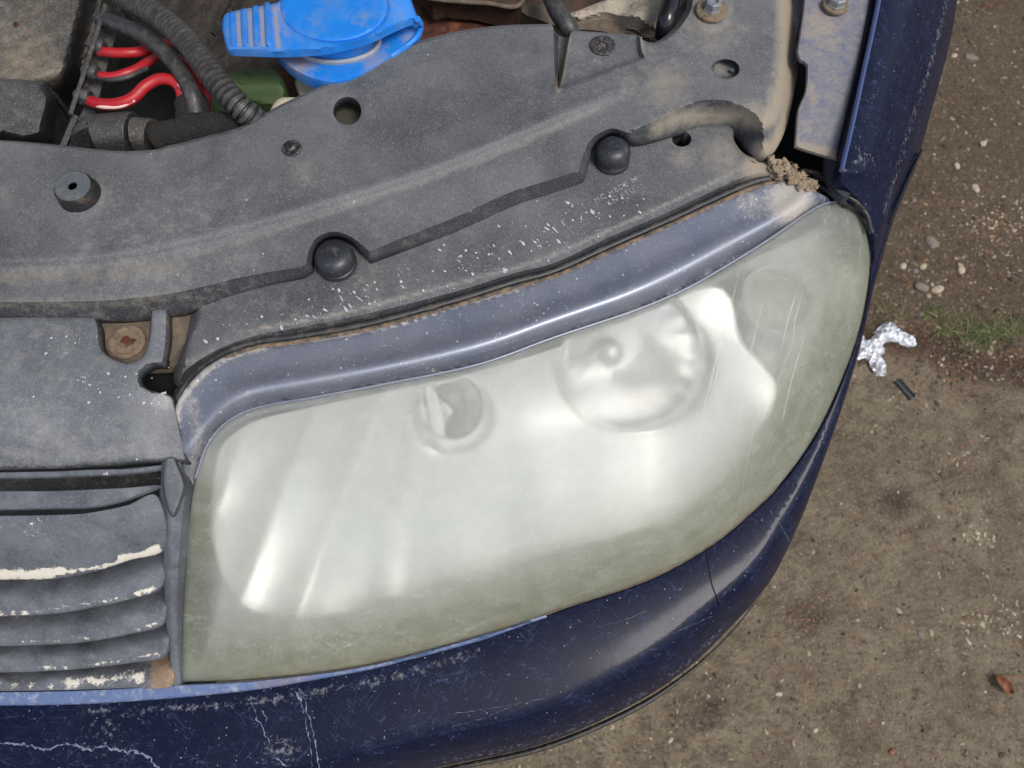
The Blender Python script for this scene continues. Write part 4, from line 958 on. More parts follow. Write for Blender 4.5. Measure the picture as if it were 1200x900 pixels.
# ---- bumper
bp = empty('bumper', car)
led_f = tps([(-90, 812, .603), (215, 803, .600), (300, 797, .598), (430, 781, .598), (560, 748, .598), (640, 720, .598), (-90, 830, .596), (215, 822, .594), (300, 815, .594), (430, 794, .594), (560, 755, .595)])
plate('bumper_ledge', [(-90, 811), (0, 810), (100, 808), (213, 802), (300, 797), (430, 780), (560, 746), (620, 727), (640, 721), (641, 723), (620, 730), (560, 751), (470, 775), (430, 785), (360, 798), (300, 808), (215, 817), (100, 825), (0, 827), (-90, 828)], led_f, M['ledge'], bp, step=4, edge=(3, .0025), skirt=.02, dust=[('l', [(305, 803), (370, 792)], 8, .5), ('b', 400, 789, 8, .35)])
bf_ctrl = [(-90, 829, .590), (0, 828, .590), (215, 818, .588), (300, 809, .588), (430, 787, .588), (560, 755, .588), (660, 718, .590), (760, 684, .592), (830, 647, .596), (880, 607, .602), (920, 566, .611), (955, 516, .626), (980, 466, .644), (1003, 406, .667), (1018, 340, .700),
           (-90, 900, .578), (0, 900, .578), (200, 890, .576), (400, 860, .572), (560, 820, .570), (680, 780, .570), (780, 730, .573), (870, 660, .582), (930, 580, .600), (968, 510, .622), (1000, 430, .652),
           (-90, 1010, .52), (200, 1000, .52), (400, 950, .52), (520, 898, .52), (633, 873, .52), (733, 830, .522), (800, 787, .525), (850, 740, .532), (897, 687, .545), (933, 617, .566), (960, 550, .588), (980, 493, .612), (1003, 417, .648), (1024, 340, .676), (1046, 262, .690), (1078, 180, .695), (1060, 205, .700), (1026, 290, .700)]
B_IN = [(-90, 829, .590), (0, 828, .590), (215, 818, .588), (300, 809, .588), (430, 787, .588), (560, 755, .588), (660, 718, .590), (760, 684, .592), (830, 647, .596), (880, 607, .602), (920, 566, .611), (955, 516, .626), (980, 466, .644), (1003, 406, .667), (1018, 340, .690), (1024, 290, .702), (1040, 240, .704), (1075, 180, .706)]
B_OUT = [(-90, 985, .565), (200, 962, .565), (400, 927, .565), (520, 898, .566), (635, 872, .566), (735, 829, .568), (803, 785, .572), (855, 736, .578), (903, 680, .588), (937, 612, .602), (962, 548, .618), (984, 486, .638), (1006, 414, .660), (1024, 340, .684), (1046, 262, .698), (1078, 180, .704)]
B_IN = cr(B_IN, False, 12); B_OUT = cr(B_OUT, False, 12)
def bumf(x, y):
    di, _, si, fi = pdist(x, y, B_IN); do, _, s2, f2 = pdist(x, y, B_OUT)
    zi = B_IN[si, 2] * (1 - fi) + B_IN[np.minimum(si + 1, len(B_IN) - 1), 2] * fi; zo = B_OUT[s2, 2] * (1 - f2) + B_OUT[np.minimum(s2 + 1, len(B_OUT) - 1), 2] * f2
    t = di / (di + do + 1e-6); return zi + (zo - zi) * t ** 1.7

bout = [(-90, 826, 2, .001), (0, 825, 2, .001), (215, 815, 2, .001), (300, 806, 2, .001), (430, 784, 2, .001), (560, 750, 2, .001), (660, 714, 2, .001), (760, 680, 2, .001), (830, 642, 2, .001), (880, 602, 2, .001), (920, 562, 2, .001), (955, 512, 2, .001), (980, 462, 2, .001), (1003, 402, 1, .001), (1017, 350, 1, .001), (1022, 300, 1, .001), (1026, 270, 1, .001), (1050, 214, 2, .001), (1074, 180, 2, .001), (1080, 178, 2, .01), (1062, 222, 3, .02), (1046, 262, 4, .02), (1032, 310, 4, .02),
        (1022, 345, 4, .003), (1006, 414, 6, .006), (984, 486, 8, .010), (962, 548, 13, .018), (937, 612, 22, .032), (903, 680, 32, .05), (855, 736, 42, .07), (803, 785, 48, .07), (735, 829, 50, .07), (635, 872, 50, .07), (520, 898, 50, .07), (400, 925, 50, .07), (200, 960, 50, .07), (-90, 980, 50, .07)]
bseam = cr([(828, 630), (830, 660), (836, 690), (850, 718), (856, 726)], False, 4)
def bump_z(x, y):
    z = bumf(x, y)
    return z
skin = plate('bumper_skin', bout, bump_z, M['paint'], bp, step=4.5, prof=2.4, skirt=.06, inset=.004, smooth=60, dust=[('l', [(100, 835), (300, 822), (430, 800), (560, 765)], 9, .32), ('l', [(520, 893), (633, 868), (733, 825), (800, 781), (850, 733)], 6, .3), ('b', 120, 850, 60, .25), ('b', 330, 880, 30, .35)])
tube('lower_lip', [(-90, 990, .45), (200, 966, .45), (400, 930, .45), (523, 902, .45), (637, 876, .452), (737, 834, .455), (805, 790, .46), (856, 742, .47), (900, 687, .50)], .0030, M['black'], bp, 8, 5, lambda s, a: min(1, (1.001 - s) * 5))
bl_ = bpy.data.objects['lower_lip']
tube('seam_line', [(828, 640, float(bumf(np.array([828.]), np.array([640.]))[0]) + .0006), (830, 660, float(bumf(np.array([830.]), np.array([660.]))[0]) + .0006), (836, 690, float(bumf(np.array([836.]), np.array([690.]))[0]) + .0006), (850, 718, float(bumf(np.array([850.]), np.array([718.]))[0]) + .0006)], .0005, M['dark'], bp, 6, 4)
# chalky tide marks on the bumper: thin raised crusts
def crust(path, zf_, r, m, parent, jig=.0012, name='dried_splash', lift=.0002, vary=True):
    pl = cr(path, False, 1.6); w = W(pl[:, 0], pl[:, 1], zf_(pl[:, 0], pl[:, 1]) + lift)
    rr = random.Random(int(path[0][0] * 7 + path[0][1]))
    o_ = rr.random() * 50
    for i in range(len(w)):
        w[i, :2] += [jig * mnoise.noise(Vector((i * .33, o_, 0))), jig * mnoise.noise(Vector((i * .33, o_, 9)))]
    return tube_w(name, w, r, m, parent, 6, (lambda s, a: max(.12, .45 + 1.1 * mnoise.noise(Vector((a * 260, o_, 4))))) if vary else None, .35)
crust([(-20, 872), (30, 872), (50, 878), (80, 872), (105, 878), (118, 874), (140, 879), (160, 881), (175, 888), (188, 902)], bumf, .0016, M['tide'], bp, .003)
for a, b, r in (((292, 815), (300, 842), .0007), ((300, 842), (311, 862), .0006), ((306, 830), (312, 846), .0006), ((311, 862), (322, 888), .0007), ((322, 888), (336, 898), .0014), ((346, 808), (356, 838), .0010), ((350, 806), (362, 838), .0008), ((362, 838), (374, 900), .0009), ((358, 840), (366, 900), .0006)):
    crust([a, ((a[0] + b[0]) / 2 + 1, (a[1] + b[1]) / 2), b], bumf, r, M['tide'], bp, .002)
for a, b in (((902, 598), (928, 640)), ((520, 838), (640, 818)), ((530, 852), (600, 828)), ((845, 700), (880, 650)), ((700, 735), (760, 715)), ((700, 775), (835, 722))):
    crust([a, ((a[0] + b[0]) / 2 + 2, (a[1] + b[1]) / 2 + 1), b], bumf,   .00022, M['tide'], bp, .001)

# ---- fender
fd = empty('fender', car)
FIN = [(-60, 1034), (0, 1026), (80, 1010), (140, 996), (196, 984), (214, 982), (228, 992), (241, 1009), (260, 1019), (306, 1025)]
FOUT = [(-60, 1130), (0, 1122), (55, 1112), (100, 1100), (142, 1088), (178, 1078), (222, 1062), (262, 1046), (308, 1027)]
def fz(x, y):
    a = np.interp(y, [-60, 196, 214, 306], [1034, 984, 984, 1010]); b = np.interp(y, [q[0] for q in FOUT], [q[1] for q in FOUT])
    t = np.clip((x - a) / np.maximum(b - a, 14), 0, 1)
    top = np.interp(y, [-60, 200, 225, 245, 270, 306], [.812, .798, .780, .766, .757, .730])
    return top - .085 * t ** 2.2 * np.interp(y, [-60, 200, 306], [1, 1, .3])
ridge = cr([(1113, -60), (1110, 0), (1092, 70), (1072, 130), (1052, 195), (1036, 250), (1026, 290)], False, 15)
def fen_z(x, y):
    d = pdist(x, y, ridge)[0]
    return fz(x, y) + .0028 * np.exp(-(d / 6) ** 2)
fout = [(1034, -60, 4, .004), (1026, 0, 4, .004), (1010, 80, 4, .004), (996, 140, 4, .004), (984, 196, 4, .004), (982, 214, 4, .004), (996, 228, 3, .004), (1009, 241, 3, .004), (1019, 260, 3, .004), (1023, 285, 2, .003), (1025, 306, 1, .002), (1027, 308, 2, .006),
        (1034, 290, 6, .02), (1046, 248, 8, .03), (1062, 212, 10, .03), (1078, 178, 12, .035), (1088, 142, 12, .035), (1100, 100, 12, .035), (1112, 55, 12, .035), (1122, 0, 12, .035), (1130, -60, 12, .035)]
fen = plate('fender_skin', fout, fen_z, M['paint'], fd, step=4, prof=1.6, skirt=.009, inset=.001, smooth=60, dust=[('l', [(1110, 0), (1092, 70), (1072, 130), (1052, 195), (1036, 250)], 6, .30), ('l', [(1000, 180), (1020, 120), (1030, 60)], 7, .2), ('b', 1010, 190, 22, .30)])  # first mask is a paler streak along the crease
tube('fender_edge_highlight', [(1038, -60, .8145), (1030, 0, .8095), (1013, 80, .8055), (999, 145, .8015), (986, 200, .7985)], .0020, layered('highlight blue edge', lin((56, 72, 116)), .35, coat=.5), fd, 10, 4)  # edge highlight put into the lighter blue of this thin bead
tube('panel_gap', [(1080, 176, .706), (1066, 206, .706), (1052, 238, .705), (1042, 262, .706)], .0012, M['dark'], fd, 6, 4)
fl_f = tps([(944, -60, .802), (943, 75, .796), (934, 133, .790), (931, 175, .784), (981, 187, .784), (1005, 60, .798), (1022, -60, .804), (960, 100, .794)])
def fl_z(x, y):
    z = fl_f(x, y)
    z = z + .003 * sstep(.0, 1, np.clip(1 - np.hypot(x - 951, (y - 124)) / 9, 0, 1)) - .003 * np.clip(1 - np.hypot(x - 951, y - 124) / 5, 0, 1)
    d, sd, _, _ = pdist(x, y, cr([(1005, -60), (1003, 0), (990, 80), (972, 170)], False, 20)); z = z - .003 * sstep(-3, 3, -d * sd) * 0 
    return z
flange = plate('fender_flange', [(942, -60), (942, 0), (937, 40), (934, 60), (938, 72), (945, 76), (944, 104), (938, 120), (934, 133), (931, 172, 's'), (945, 177), (981, 188, 's'), (982, 176), (992, 130), (1006, 70), (1019, 0), (1026, -60)], fl_z, M['flange'], fd, step=3.5, edge=(3, .002), skirt=.002,
      dust=[('b', 960, 30, 34, .6), ('l', [(933, 170), (978, 182)], 7, 1.1), ('b', 952, 110, 14, .6), ('b', 948, 150, 16, .5), ('b', 975, 50, 22, .5)])
solid(flange, .001)
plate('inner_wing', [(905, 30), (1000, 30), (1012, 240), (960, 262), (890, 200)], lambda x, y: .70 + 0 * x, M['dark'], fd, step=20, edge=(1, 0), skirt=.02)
plate('gutter', [(1000, -60), (998, 0), (990, 60), (978, 130), (970, 200), (995, 230), (1002, 160), (1015, 80), (1030, 0), (1036, -60)], lambda x, y: fl_f(x, y) - .003, layered('gritty gutter', lin((60, 62, 72)), .9, [(lambda b: b.mr(b.noise(500, 4, .7), .45, .65), lin((22, 22, 26)), .9)], bumps=((500, .002, .8),)), fd, step=6, edge=(1, 0), skirt=.01)
bolt2 = hex_bolt(979, 6, .8035, 20, 13, M['steel'], fd, False, M['rustbolt'])
plate('inner_wing_strip', [(918, -60), (922, 0), (930, 30), (934, 70), (932, 52), (937, 30), (942, 0), (943, -60)], lambda x, y: .782 + 0 * x, M['flange'], fd, step=5, edge=(1, .001), skirt=.03)
bpy.data.objects['inner_wing_strip']
add_attr(bpy.data.objects['gutter'], 'dust', lambda x, y: 0 * x)
# crumpled rubber where lens, flange and fender meet
for pth, r in (([(955, 205, .765), (968, 212, .768), (980, 222, .768), (992, 238, .762), (1006, 246, .755)], .0024), ([(950, 214, .76), (966, 222, .762), (984, 236, .758), (1004, 250, .75), (1016, 268, .742)], .0022),
               ([(970, 200, .75), (985, 216, .76), (1000, 234, .762), (1014, 250, .756), (1022, 272, .745)], .0024), ([(940, 200, .762), (958, 204, .764), (975, 214, .764), (986, 228, .76)], .0024), ([(978, 214, .77), (990, 226, .772), (1003, 236, .768), (1012, 244, .762)], .002)):
    tube('corner_seal', pth, r, M['black'], fd, 8, 3, jig=.004)

# ---- raised bonnet, above and behind the picture (it mirrors in the lens border)
def bonnet():
    b = bmesh.new()
    rows = []
    for i in range(9):
        t = i / 8; y = 1.16 - .50 * t; z = 1.0 + .88 * t + .03 * math.sin(math.pi * t)
        rows.append([b.verts.new((-1.28 + 1.54 * j / 12, y + .05 * ((j - 6) / 6) ** 2 * t, z - .05 * ((j - 6) / 6) ** 4)) for j in range(13)])
    for i in range(8):
        for j in range(12): b.faces.new((rows[i][j], rows[i][j + 1], rows[i + 1][j + 1], rows[i + 1][j]))
    me = bpy.data.meshes.new('bonnet'); b.to_mesh(me); b.free()
    o = mkobj('bonnet', me, M['bin2'], car, 60); solid(o, .03, 0)
bonnet()

# ================================================================== ENGINE BAY
# air filter box
bz = tps([(-90, -60, .80), (-90, 90, .798), (60, 90, .798), (90, 0, .800), (100, -60, .80), (120, 0, .765), (100, 60, .755), (80, 110, .745), (60, 180, .735), (125, -60, .77), (30, 180, .74), (-90, 180, .74)])
air = plate('air_filter_box', [(-90, -60), (128, -60), (120, 0), (110, 40), (94, 90), (78, 140), (66, 190), (-90, 190)], lambda x, y: np.where(True, .802 - .050 * sstep(92, 116, x + (y) * .26) - .055 * sstep(100, 150, y + .3 * x), 0), M['bin'], car, step=4.5, edge=(2, .002), skirt=.10,
      dust=[('b', 30, 70, 50, .45), ('b', 60, 85, 22, .5), ('b', 18, 28, 7, .5), ('b', 30, 10, 50, .25)])
plate('box_pin', circ(18, 28, 3.2, 1, 8), lambda x, y: .8035 + 0 * x, M['rust'], air, step=2, edge=(1, .0004), skirt=.002)
lid = plate('filter_box_step', [(-90, 91, 4, .004), (0, 92, 4, .004), (44, 95, 6, .006), (56, 101, 10, .012), (70, 116, 16, .04), (66, 150, 20, .05), (62, 168, 20, .05), (30, 172, 14, .04), (0, 164, 10, .03), (-90, 164, 10, .03)], lambda x, y: .808 + 0 * x, M['bin2'], air, step=4, skirt=.06)
plate('box_foot', [(16, 160), (30, 152), (48, 156), (64, 170), (62, 188), (14, 188)], lambda x, y: .764 + 0 * x, M['bin2'], air, step=4, edge=(5, .008), skirt=.05)
tube('pipe_stub', [(-20, 176, .76), (0, 175, .76), (12, 175, .76)], .004, M['steel'], air, 10, 3)
# cable rail with its clips
rail = tube('cable_rail', [(123, 6, .800), (110, 48, .800), (96, 92, .798), (82, 134, .796)], .0022, M['bin'], car, 4, 4)
tube('rail_bar', [(88, 136, .785), (78, 160, .784), (68, 184, .783)], .0030, M['bin'], rail, 4, 4)
tube('rail_bar', [(104, 130, .77), (92, 156, .77), (84, 184, .77)], .0070, M['bin2'], rail, 4, 4)
tube('rail_bar', [(132, 20, .772), (118, 66, .772), (104, 118, .77)], .0085, M['bin'], rail, 6, 4, squash=.5)
for (px, py) in ((122, 24), (114, 55), (106, 85), (97, 114)):
    tube('cable_clip', [(px - 8, py - 1, .790), (px + 4, py, .790), (px + 9, py + 1, .790)], .0072, M['bin2'], rail, 12, 2, lambda s, a: 1 - .25 * (abs(s - .5) * 2) ** 3)
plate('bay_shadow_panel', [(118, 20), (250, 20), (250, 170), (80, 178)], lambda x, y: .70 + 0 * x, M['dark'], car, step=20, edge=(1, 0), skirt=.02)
# wires
wz = .775
w1 = tube('red_wire', [(116, 60, .788), (135, 62, .788), (160, 61, .785), (182, 55, .775), (198, 50, .76)], .0046, M['red'], car, 12, 2, jig=.001)
w2 = tube('red_wire', [(112, 88, .786), (130, 90, .787), (150, 85, .787), (170, 75, .782), (190, 62, .77)], .0042, M['red'], car, 12, 2, jig=.001)
tube('wire_stripe', [(114, 91, .7865), (132, 93.5, .787), (152, 89.5, .787), (172, 80, .782)], .0026, M['cable'], w2, 8, 2)
w3 = tube('red_wire', [(104, 118, .788), (120, 122, .790), (140, 121, .792), (158, 113, .794), (172, 100, .796), (186, 93, .797), (200, 94, .796), (210, 102, .793), (214, 114, .789), (214, 126, .782)], .0050, M['red'], car, 14, 2, jig=.001)
tube('wire_stripe', [(106, 121.5, .789), (121, 125.2, .7915), (141, 124.5, .7925), (158, 117, .794)], .0018, M['stripe'], w3, 8, 2)
tube('wire_stripe', [(205, 97, .797), (214.5, 104, .795), (217.5, 114, .7905), (218, 124, .783)], .0018, M['stripe'], w3, 8, 2)
tube('red_wire', [(208, 66, .788), (220, 78, .788), (232, 96, .785), (238, 112, .78), (244, 126, .775), (250, 142, .765)], .0028, M['red'], car, 10, 2, jig=.001)
tube('red_wire', [(245, 100, .782), (241, 112, .784), (240, 122, .782)], .0052, M['red'], car, 12, 2)
tube('black_cable', [(126, 24, .796), (140, 29, .799), (162, 38, .802), (185, 54, .804), (206, 76, .804), (220, 98, .802), (227, 115, .798), (230, 132, .790)], .0072, M['cable'], car, 16, 2, jig=.001)
# corrugated conduit
pitch = .0054
def corr(s, a):
    u = (a / pitch) % 1; return 1.0 if u < .58 else .70 if .68 < u < .92 else .88
cpath = cr([(120, -22, .800), (146, -4, .805), (172, 11, .808), (198, 29, .812), (222, 52, .815), (243, 80, .815), (260, 103, .812), (278, 122, .806), (296, 138, .796), (312, 152, .780)], False, .55)
cw = W(cpath[:, 0], cpath[:, 1], cpath[:, 2])
tube_w('corrugated_hose', cw, .0112, M['conduit'], car, 20, corr)
# foam taped loom and the round connector
tube('foam_sleeve', [(222, 118, .786), (226, 128, .785), (228, 140, .780)], .0145, M['foam'], car, 18, 1.5, jig=.004)
tube('foam_sleeve', [(186, 163, .778), (200, 158, .782), (225, 152, .784), (255, 149, .782), (285, 152, .776)], .0128, M['foam'], car, 18, 1.5, lambda s, a: 1 + .14 * mnoise.noise(Vector((a * 120, 0, 0))), jig=.003)
con = tube('round_connector', [(112, 168, .770), (114, 162, .770), (150, 158, .770), (158, 158, .770)], .020, M['bin2'], car, 20, 3, lambda s, a: 1 if s < .96 else .95)
tube('connector_collar', [(160, 160, .772), (166, 160, .772), (180, 162, .772)], .0165, M['bin'], con, 18, 3)
for i in range(5): tube('connector_rib', [(100 + i * .6, 150 + i * 7, .772), (110 - i * 1.2, 149 + i * 7, .772)], .002, M['dark'], con, 6, 3)
tube('wire_end', [(178, 162, .782), (186, 162, .786), (192, 163, .782)], .0034, M['red'], con, 8, 2)
# green unit, reservoir and blue cap
plate('green_plug', [(258, 96), (270, 84), (300, 80), (322, 82), (333, 96), (336, 116), (326, 126), (290, 122), (262, 118)], lambda x, y: .770 - .012 * sstep(95, 125, y), M['green'], car, step=4, edge=(7, .006), skirt=.03)
plate('green_plug_base', [(240, 116), (280, 108), (325, 118), (318, 160), (250, 160)], lambda x, y: .742 + 0 * x, M['green'], car, step=5, edge=(4, .005), skirt=.04)
tube('plug_mark', circle_pts := [(286 + 8 * math.cos(a), 91 + 7 * math.sin(a), .7708) for a in np.linspace(0, 6.28, 14)], .0006, M['green'], bpy.data.objects['green_plug'], 6, 2)
res = empty('washer_reservoir', car)
plate('reservoir_neck', [(350, 88), (352, 92), (354, 112), (350, 132), (330, 140), (316, 132), (326, 116), (340, 114), (352, 112)], lambda x, y: .765 + 0 * x, M['neck'], res, step=4, edge=(3, .003), skirt=.05)
plate('reservoir_neck', [(352, 84), (440, 70), (430, 100), (380, 115), (356, 120)], lambda x, y: .772 - .01 * sstep(390, 350, x), M['neck'], res, step=4, edge=(4, .004), skirt=.05)
# lower blue flange, grey ring, upper flap
capd = [('b', 350, 72, 26, .8), ('b', 440, 70, 22, .6), ('b', 480, 45, 14, .6)]
plate('cap_flange', [(322, 58), (330, 44), (390, 30), (460, 18), (490, 22), (492, 34), (482, 52), (462, 66), (440, 80), (415, 93), (390, 98), (362, 92), (340, 80), (328, 68)], lambda x, y: .797 + .004 * np.hypot((x - 395) / 60, (y - 60) / 30), M['bluecap'], res, step=4, edge=(4, .003), skirt=.010, dust=capd)
c = P(394, 50, .800)
lathe('cap_seal', c, [(.040, -.004), (.041, .002), (.039, .004), (.036, .002), (.034, .002)], M['greyring'], res, 48, ell=.62)
lathe('cap_neck', c, [(.035, -.002), (.035, .016), (.033, .02)], M['bluecap'], res, 48, ell=.62)
rf_ = tps([(262, 30, .822), (268, 60, .822), (350, 62, .826), (420, 52, .828), (470, 32, .828), (486, 24, .822), (482, -10, .83), (390, -20, .83), (330, 0, .828), (391, 10, .831)])
def cap_z(x, y):
    z = rf_(x, y)
    r1 = np.hypot((x - 391) / 63, (y - 8) / 41); z = z - .0016 * np.exp(-((r1 - 1) / .025) ** 2)
    r0 = np.hypot((x - 391) / 63, (y - 8) / 41); z = z - .0012 * sstep(.95, .5, r0)
    return z
cap = plate('cap_flap', [(260, 32), (262, 20), (270, 14), (300, 8), (328, 1), (335, -20), (345, -60), (462, -60), (476, -20), (484, 6), (491, 24, 's'), (482, 24), (462, 32), (432, 46), (400, 55), (370, 60), (330, 62), (290, 61), (270, 60), (265, 55)], cap_z, M['bluecap'], res, step=3, edge=(4, .003), skirt=.005, lines=[([(391 + 63 * math.cos(a), 8 + 41 * math.sin(a)) for a in np.linspace(-.2, 3.4, 24)], (-2.5, -1.2, 0, 1.2, 2.5))], dust=[('b', 278, 36, 5, .8), ('l', [(279, 15), (281, 52)], 3.2, 1.0), ('l', [(292.5, 12), (295, 52)], 3.2, 1.0), ('l', [(306, 10), (309, 52)], 3.2, 1.0), ('l', [(322, 8), (326, 54)], 4, .9), ('l', [(300, 15), (325, 8), (335, 40)], 7, .5), ('b', 360, 20, 20, .25), ('b', 420, 20, 30, .3), ('b', 300, 50, 14, .3)])
for i, x in enumerate((272, 285.5, 299, 313)):
    t = 16 - i * 3.5; b_ = 52
    plate('grip_rib', [(x - 3.4, t + 1), (x, t - 2), (x + 3.4, t + 1), (x + 5, b_ - 2), (x + 1.5, b_ + 1.5), (x - 2, b_ - 1)], lambda X_, Y_: rf_(X_, Y_) + .0022, M['bluecap'], cap, step=2, edge=(2, .0018), skirt=.003)
# hinge loop on the right of the cap
tube('cap_hinge', [(489, 22, .822), (493, 30, .812), (489, 42, .804), (476, 54, .800), (458, 66, .799)], .0028, M['bluecap'], res, 10, 2)
# chassis parts behind
plate('crossmember', [(300, 40), (490, -60), (700, -60), (700, 10), (640, 22), (600, 40), (440, 120), (340, 130), (310, 80)], tps([(300, 40, .70), (490, -40, .73), (650, 10, .74), (440, 100, .72), (340, 130, .70), (560, 20, .735)]), M['rust'], car, step=8, edge=(4, .004), skirt=.03, wob=.003)
plate('dark_liner', [(150, -60), (330, -60), (330, 120), (260, 120), (200, 40)], tps([(150, -60, .74), (330, -60, .74), (330, 120, .69), (200, 40, .72)]), layered('brown black liner', lin((40, 33, 30)), .6, [(lambda b: b.mr(b.noise(30, 4, .6, dist=2), .45, .65, 0, .6), lin((66, 58, 52)), .7)], bumps=((25, .01, .6),)), car, step=8, edge=(2, .002), skirt=.02)
tube('liner_edge', [(282, -20, .756), (268, 12, .754), (250, 40, .750)], .0032, M['black'], car, 6, 3)
plate('heat_shield', [(560, -60), (820, -60), (818, 30), (790, 60), (770, 52), (750, 60), (700, 40), (670, 22), (600, 10)], lambda x, y: .745 + .004 * np.sin(x / 14) * np.sin(y / 11), M['brown'], car, step=6, edge=(3, .003), skirt=.03, wob=.003)
plate('support_rail', [(480, -60), (600, -60), (606, -8), (612, 8), (596, 12), (560, 6), (520, 2), (500, -2)], lambda x, y: .768 + 0 * x, M['brown'], car, step=6, edge=(4, .006), skirt=.02, wob=.002)
tube('support_lip', [(488, -4, .770), (530, 1, .770), (570, 4, .770), (600, 8, .770), (612, 2, .769), (618, -10, .768)], .0022, M['bracket'], bpy.data.objects['support_rail'], 8, 3, jig=.002)
plate('insulation_mat', [(664, 20), (690, 8), (712, -4), (730, -60), (810, -60), (812, 6), (800, 24), (778, 38), (760, 32), (744, 24), (724, 18), (700, 20), (680, 26)], lambda x, y: .772 + .006 * np.sin(x / 17 + y / 13) - .010 * sstep(20, -20, y - (x - 700) * .2) * 0, M['fabric'], car, step=3.5, edge=(5, .006), skirt=.012, wob=.006)
plate('insulation_mat', [(600, 10), (640, 4), (668, 14), (700, 12), (740, 30), (765, 46), (720, 40), (660, 34)], lambda x, y: .757 + 0 * x, M['bracket'], car, step=5, edge=(4, .004), skirt=.012, wob=.004)
plate('grey_tray', [(790, -60), (815, -60), (812, 10), (800, 32), (785, 48), (780, 20)], lambda x, y: .77 + 0 * x, layered('grey tray', (.12, .12, .13), .7), car, step=6, edge=(3, .003), skirt=.02)
tube('rubber_hose', [(640, -24, .785), (646, -4, .790), (655, 16, .790), (666, 32, .786), (674, 46, .775)], .0085, M['cable'], car, 16, 2.5)
tube('fluid_pipe', [(790, -30, .800), (786, 0, .800), (781, 24, .795), (778, 44, .780)], .0088, layered('glossy black pipe', (.01, .01, .012), .2), car, 16, 2.5)

# ---- dried mud lying in the corner above the lens
def mud():
    root = None; rr = random.Random(11); verts = []; faces = []
    pts = []
    for i in range(420):
        t = rr.random(); cx = 903 + 52 * t + rr.gauss(0, 3); cy = 190 + 30 * t ** 1.1 + rr.gauss(0, 6.5) * (1 - .3 * t); pts.append((cx, cy))
    d = [[], [], []]
    for px, py in pts:
        p = P(px, py, .775); rock_mesh(d, (p.x, p.y, .768 + rr.uniform(-.003, .009)), rr.uniform(.0010, .0034), rr.uniform(.6, .9), rr.random(), rr.uniform(0, 6), rr.uniform(1, 1.5))
    me = bpy.data.meshes.new('dried_mud'); me.from_pydata(d[0], [], d[1])
    md = mkobj('dried_mud', me, M['mud'], None, 180)
    r_ = md.modifiers.new('merge', 'REMESH'); r_.mode = 'VOXEL'; r_.voxel_size = .0008
    tag(md, 'crumbly beige dried mud heaped in the corner above the headlight lens', 'mud', kind='stuff')
mud()

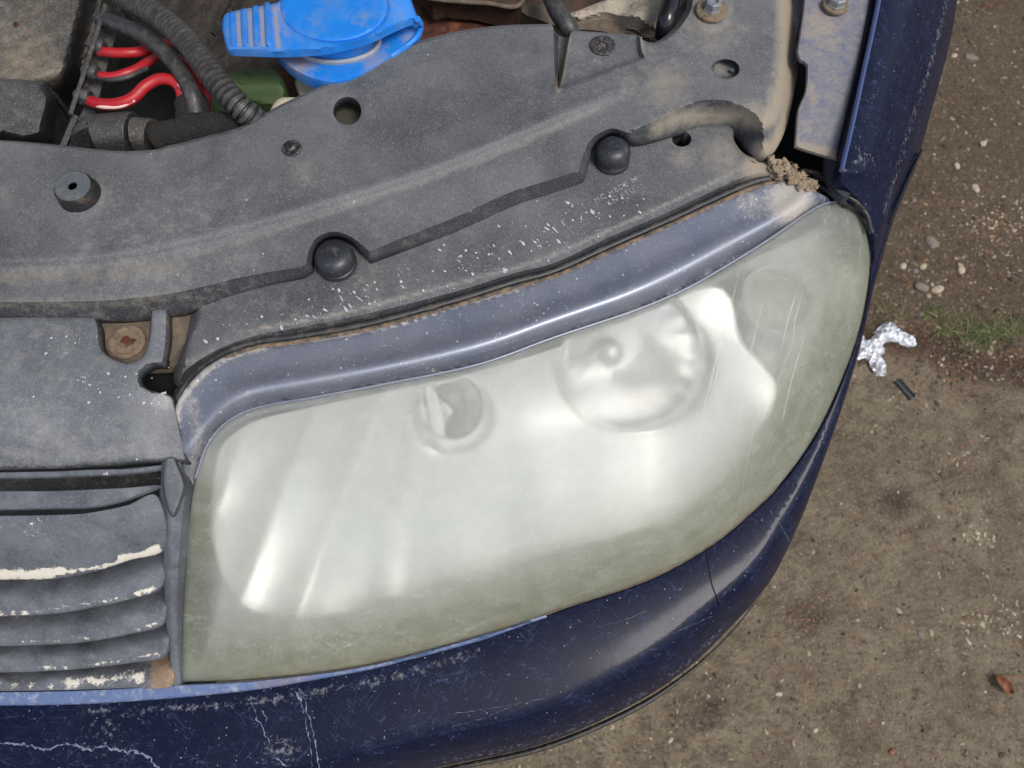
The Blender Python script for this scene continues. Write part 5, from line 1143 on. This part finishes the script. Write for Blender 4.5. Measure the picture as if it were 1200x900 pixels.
# ---- chalky splashes on the housing
def splashes():
    verts = []; faces = []; rr = random.Random(21)
    def blob(px, py, L, wd_, ang, zf_, lift=.0003):
        n = 9; i0 = len(verts)
        z = float(zf_(np.array([px]), np.array([py]))[0]); c = P(px, py, z + lift); k = (CAM_Z - z) / FPX
        verts.append((c.x, c.y, c.z + .0004))
        for j in range(n):
            a = 2 * math.pi * j / n; r1 = L * k * math.cos(a) * rr.uniform(.75, 1.2); r2 = wd_ * k * math.sin(a) * rr.uniform(.7, 1.25)
            x = r1 * math.cos(ang) - r2 * math.sin(ang); y = r1 * math.sin(ang) + r2 * math.cos(ang); verts.append((c.x + x, c.y + y, c.z))
        for j in range(n): faces.append((i0, i0 + 1 + j, i0 + 1 + (j + 1) % n))
    D = math.radians(-48)
    big = [(613, 285, 5.5, 2.6), (591, 386 - 68, 4, 2.5), (641, 268, 6, 1.8), (650, 269, 8, 1.6), (655, 283, 6, 2.0), (694, 248, 6, 3), (729, 232, 3, 2), (470, 330, 3.2, 3), (472, 336, 5, 1.8), (540, 300, 2.6, 2.6), (558, 296, 2.4, 2), (573, 298, 2.4, 2.4), (592, 316, 4.5, 2.8), (585, 303, 3, 1.5), (397, 340, 4, 2.4), (415, 342, 4, 2), (405, 362, 7, 2), (410, 358, 6, 1.6), (400, 350, 8, 1), (421, 350, 8, 1), (433, 356, 3, 2), (330, 384, 5, 2.5), (307, 371, 2.6, 2.4), (360, 370, 4, 1.6), (368, 371, 6, 1.2), (524, 335, 3, 1.6), (546, 317, 2, 1.6), (538, 306, 5, 1), (616, 265, 2, 1.5), (633, 288, 3, 1.5), (660, 262, 7, 1), (241, 400, 5, 2.5), (255, 397, 3.4, 2.6)]
    for px, py, L, w_ in big: blob(px, py, L * .8, w_ * .72, D + rr.uniform(-.25, .25), house_z)
    for (cx, cy, sx, sy, n) in ((415, 350, 40, 12, 40), (560, 312, 44, 12, 34), (640, 275, 30, 14, 40), (700, 250, 24, 12, 34), (740, 225, 26, 12, 20), (330, 375, 34, 10, 22), (480, 330, 30, 14, 18)):
        for i in range(n):
            px, py = rr.gauss(cx, sx), rr.gauss(cy, sy)
            lim = np.interp(px, [215, 300, 433, 533, 600, 650, 700, 783, 850], [440, 390, 366, 340, 318, 306, 283, 247, 216]); lo = np.interp(px, [215, 300, 365, 433, 533, 600, 680, 760, 850], [395, 345, 335, 318, 282, 255, 226, 200, 170])
            if py > lim or py < lo: continue
            s = .45 + rr.random() ** 3 * 1.3; blob(px, py, s * rr.uniform(1, 2.6), s, D + rr.uniform(-.4, .4), house_z)
    gcz_ = gcz
    for (cx, cy, sx, sy, n) in ((188, 472, 12, 7, 40), (75, 400, 14, 8, 14), (98, 445, 4, 3, 9), (130, 455, 40, 12, 25)):
        for i in range(n):
            px, py = rr.gauss(cx, sx), rr.gauss(cy, sy)
            if px > 198 or py < 378: continue
            if abs(px-146) < 34 and py < 430: continue
            s = .5 + rr.random() ** 3 * 1.4; blob(px, py, s * rr.uniform(1, 2), s, rr.uniform(0, 3), gcz_)
    me = bpy.data.meshes.new('dried_splashes'); me.from_pydata(verts, [], faces)
    o = mkobj('dried_splashes', me, M['ink'], car, 180); tag(o, 'small chalky white dried splashes', kind='stuff')
splashes()
# moulded lettering below the buffer
def letters():
    txts = [('I I.MC48 CE PF', 727, 236, 50, R(29)), ('GTOU', 731, 243, 40, R(29))]
    for tx, x0, y0, wpx, ang in (('MC HBDE PF', 698, 238, 54, R(32)), ('KN FTU', 713, 241, 30, R(32))):
        cu = bpy.data.curves.new('moulded_lettering', 'FONT'); cu.body = tx; cu.size = .0068; cu.extrude = .0004; cu.space_character = 1.25
        tmp = bpy.data.objects.new('moulded_lettering', cu); COL.objects.link(tmp)
        bpy.context.view_layer.update(); dg = bpy.context.evaluated_depsgraph_get(); me = bpy.data.meshes.new_from_object(tmp.evaluated_get(dg)); bpy.data.objects.remove(tmp)
        o = mkobj('moulded_lettering', me, layered('worn raised lettering', lin((138, 138, 138)), .8), house, None)
        p = P(x0, y0, .7754); o.location = p; o.rotation_euler = (0, 0, ang)
letters()
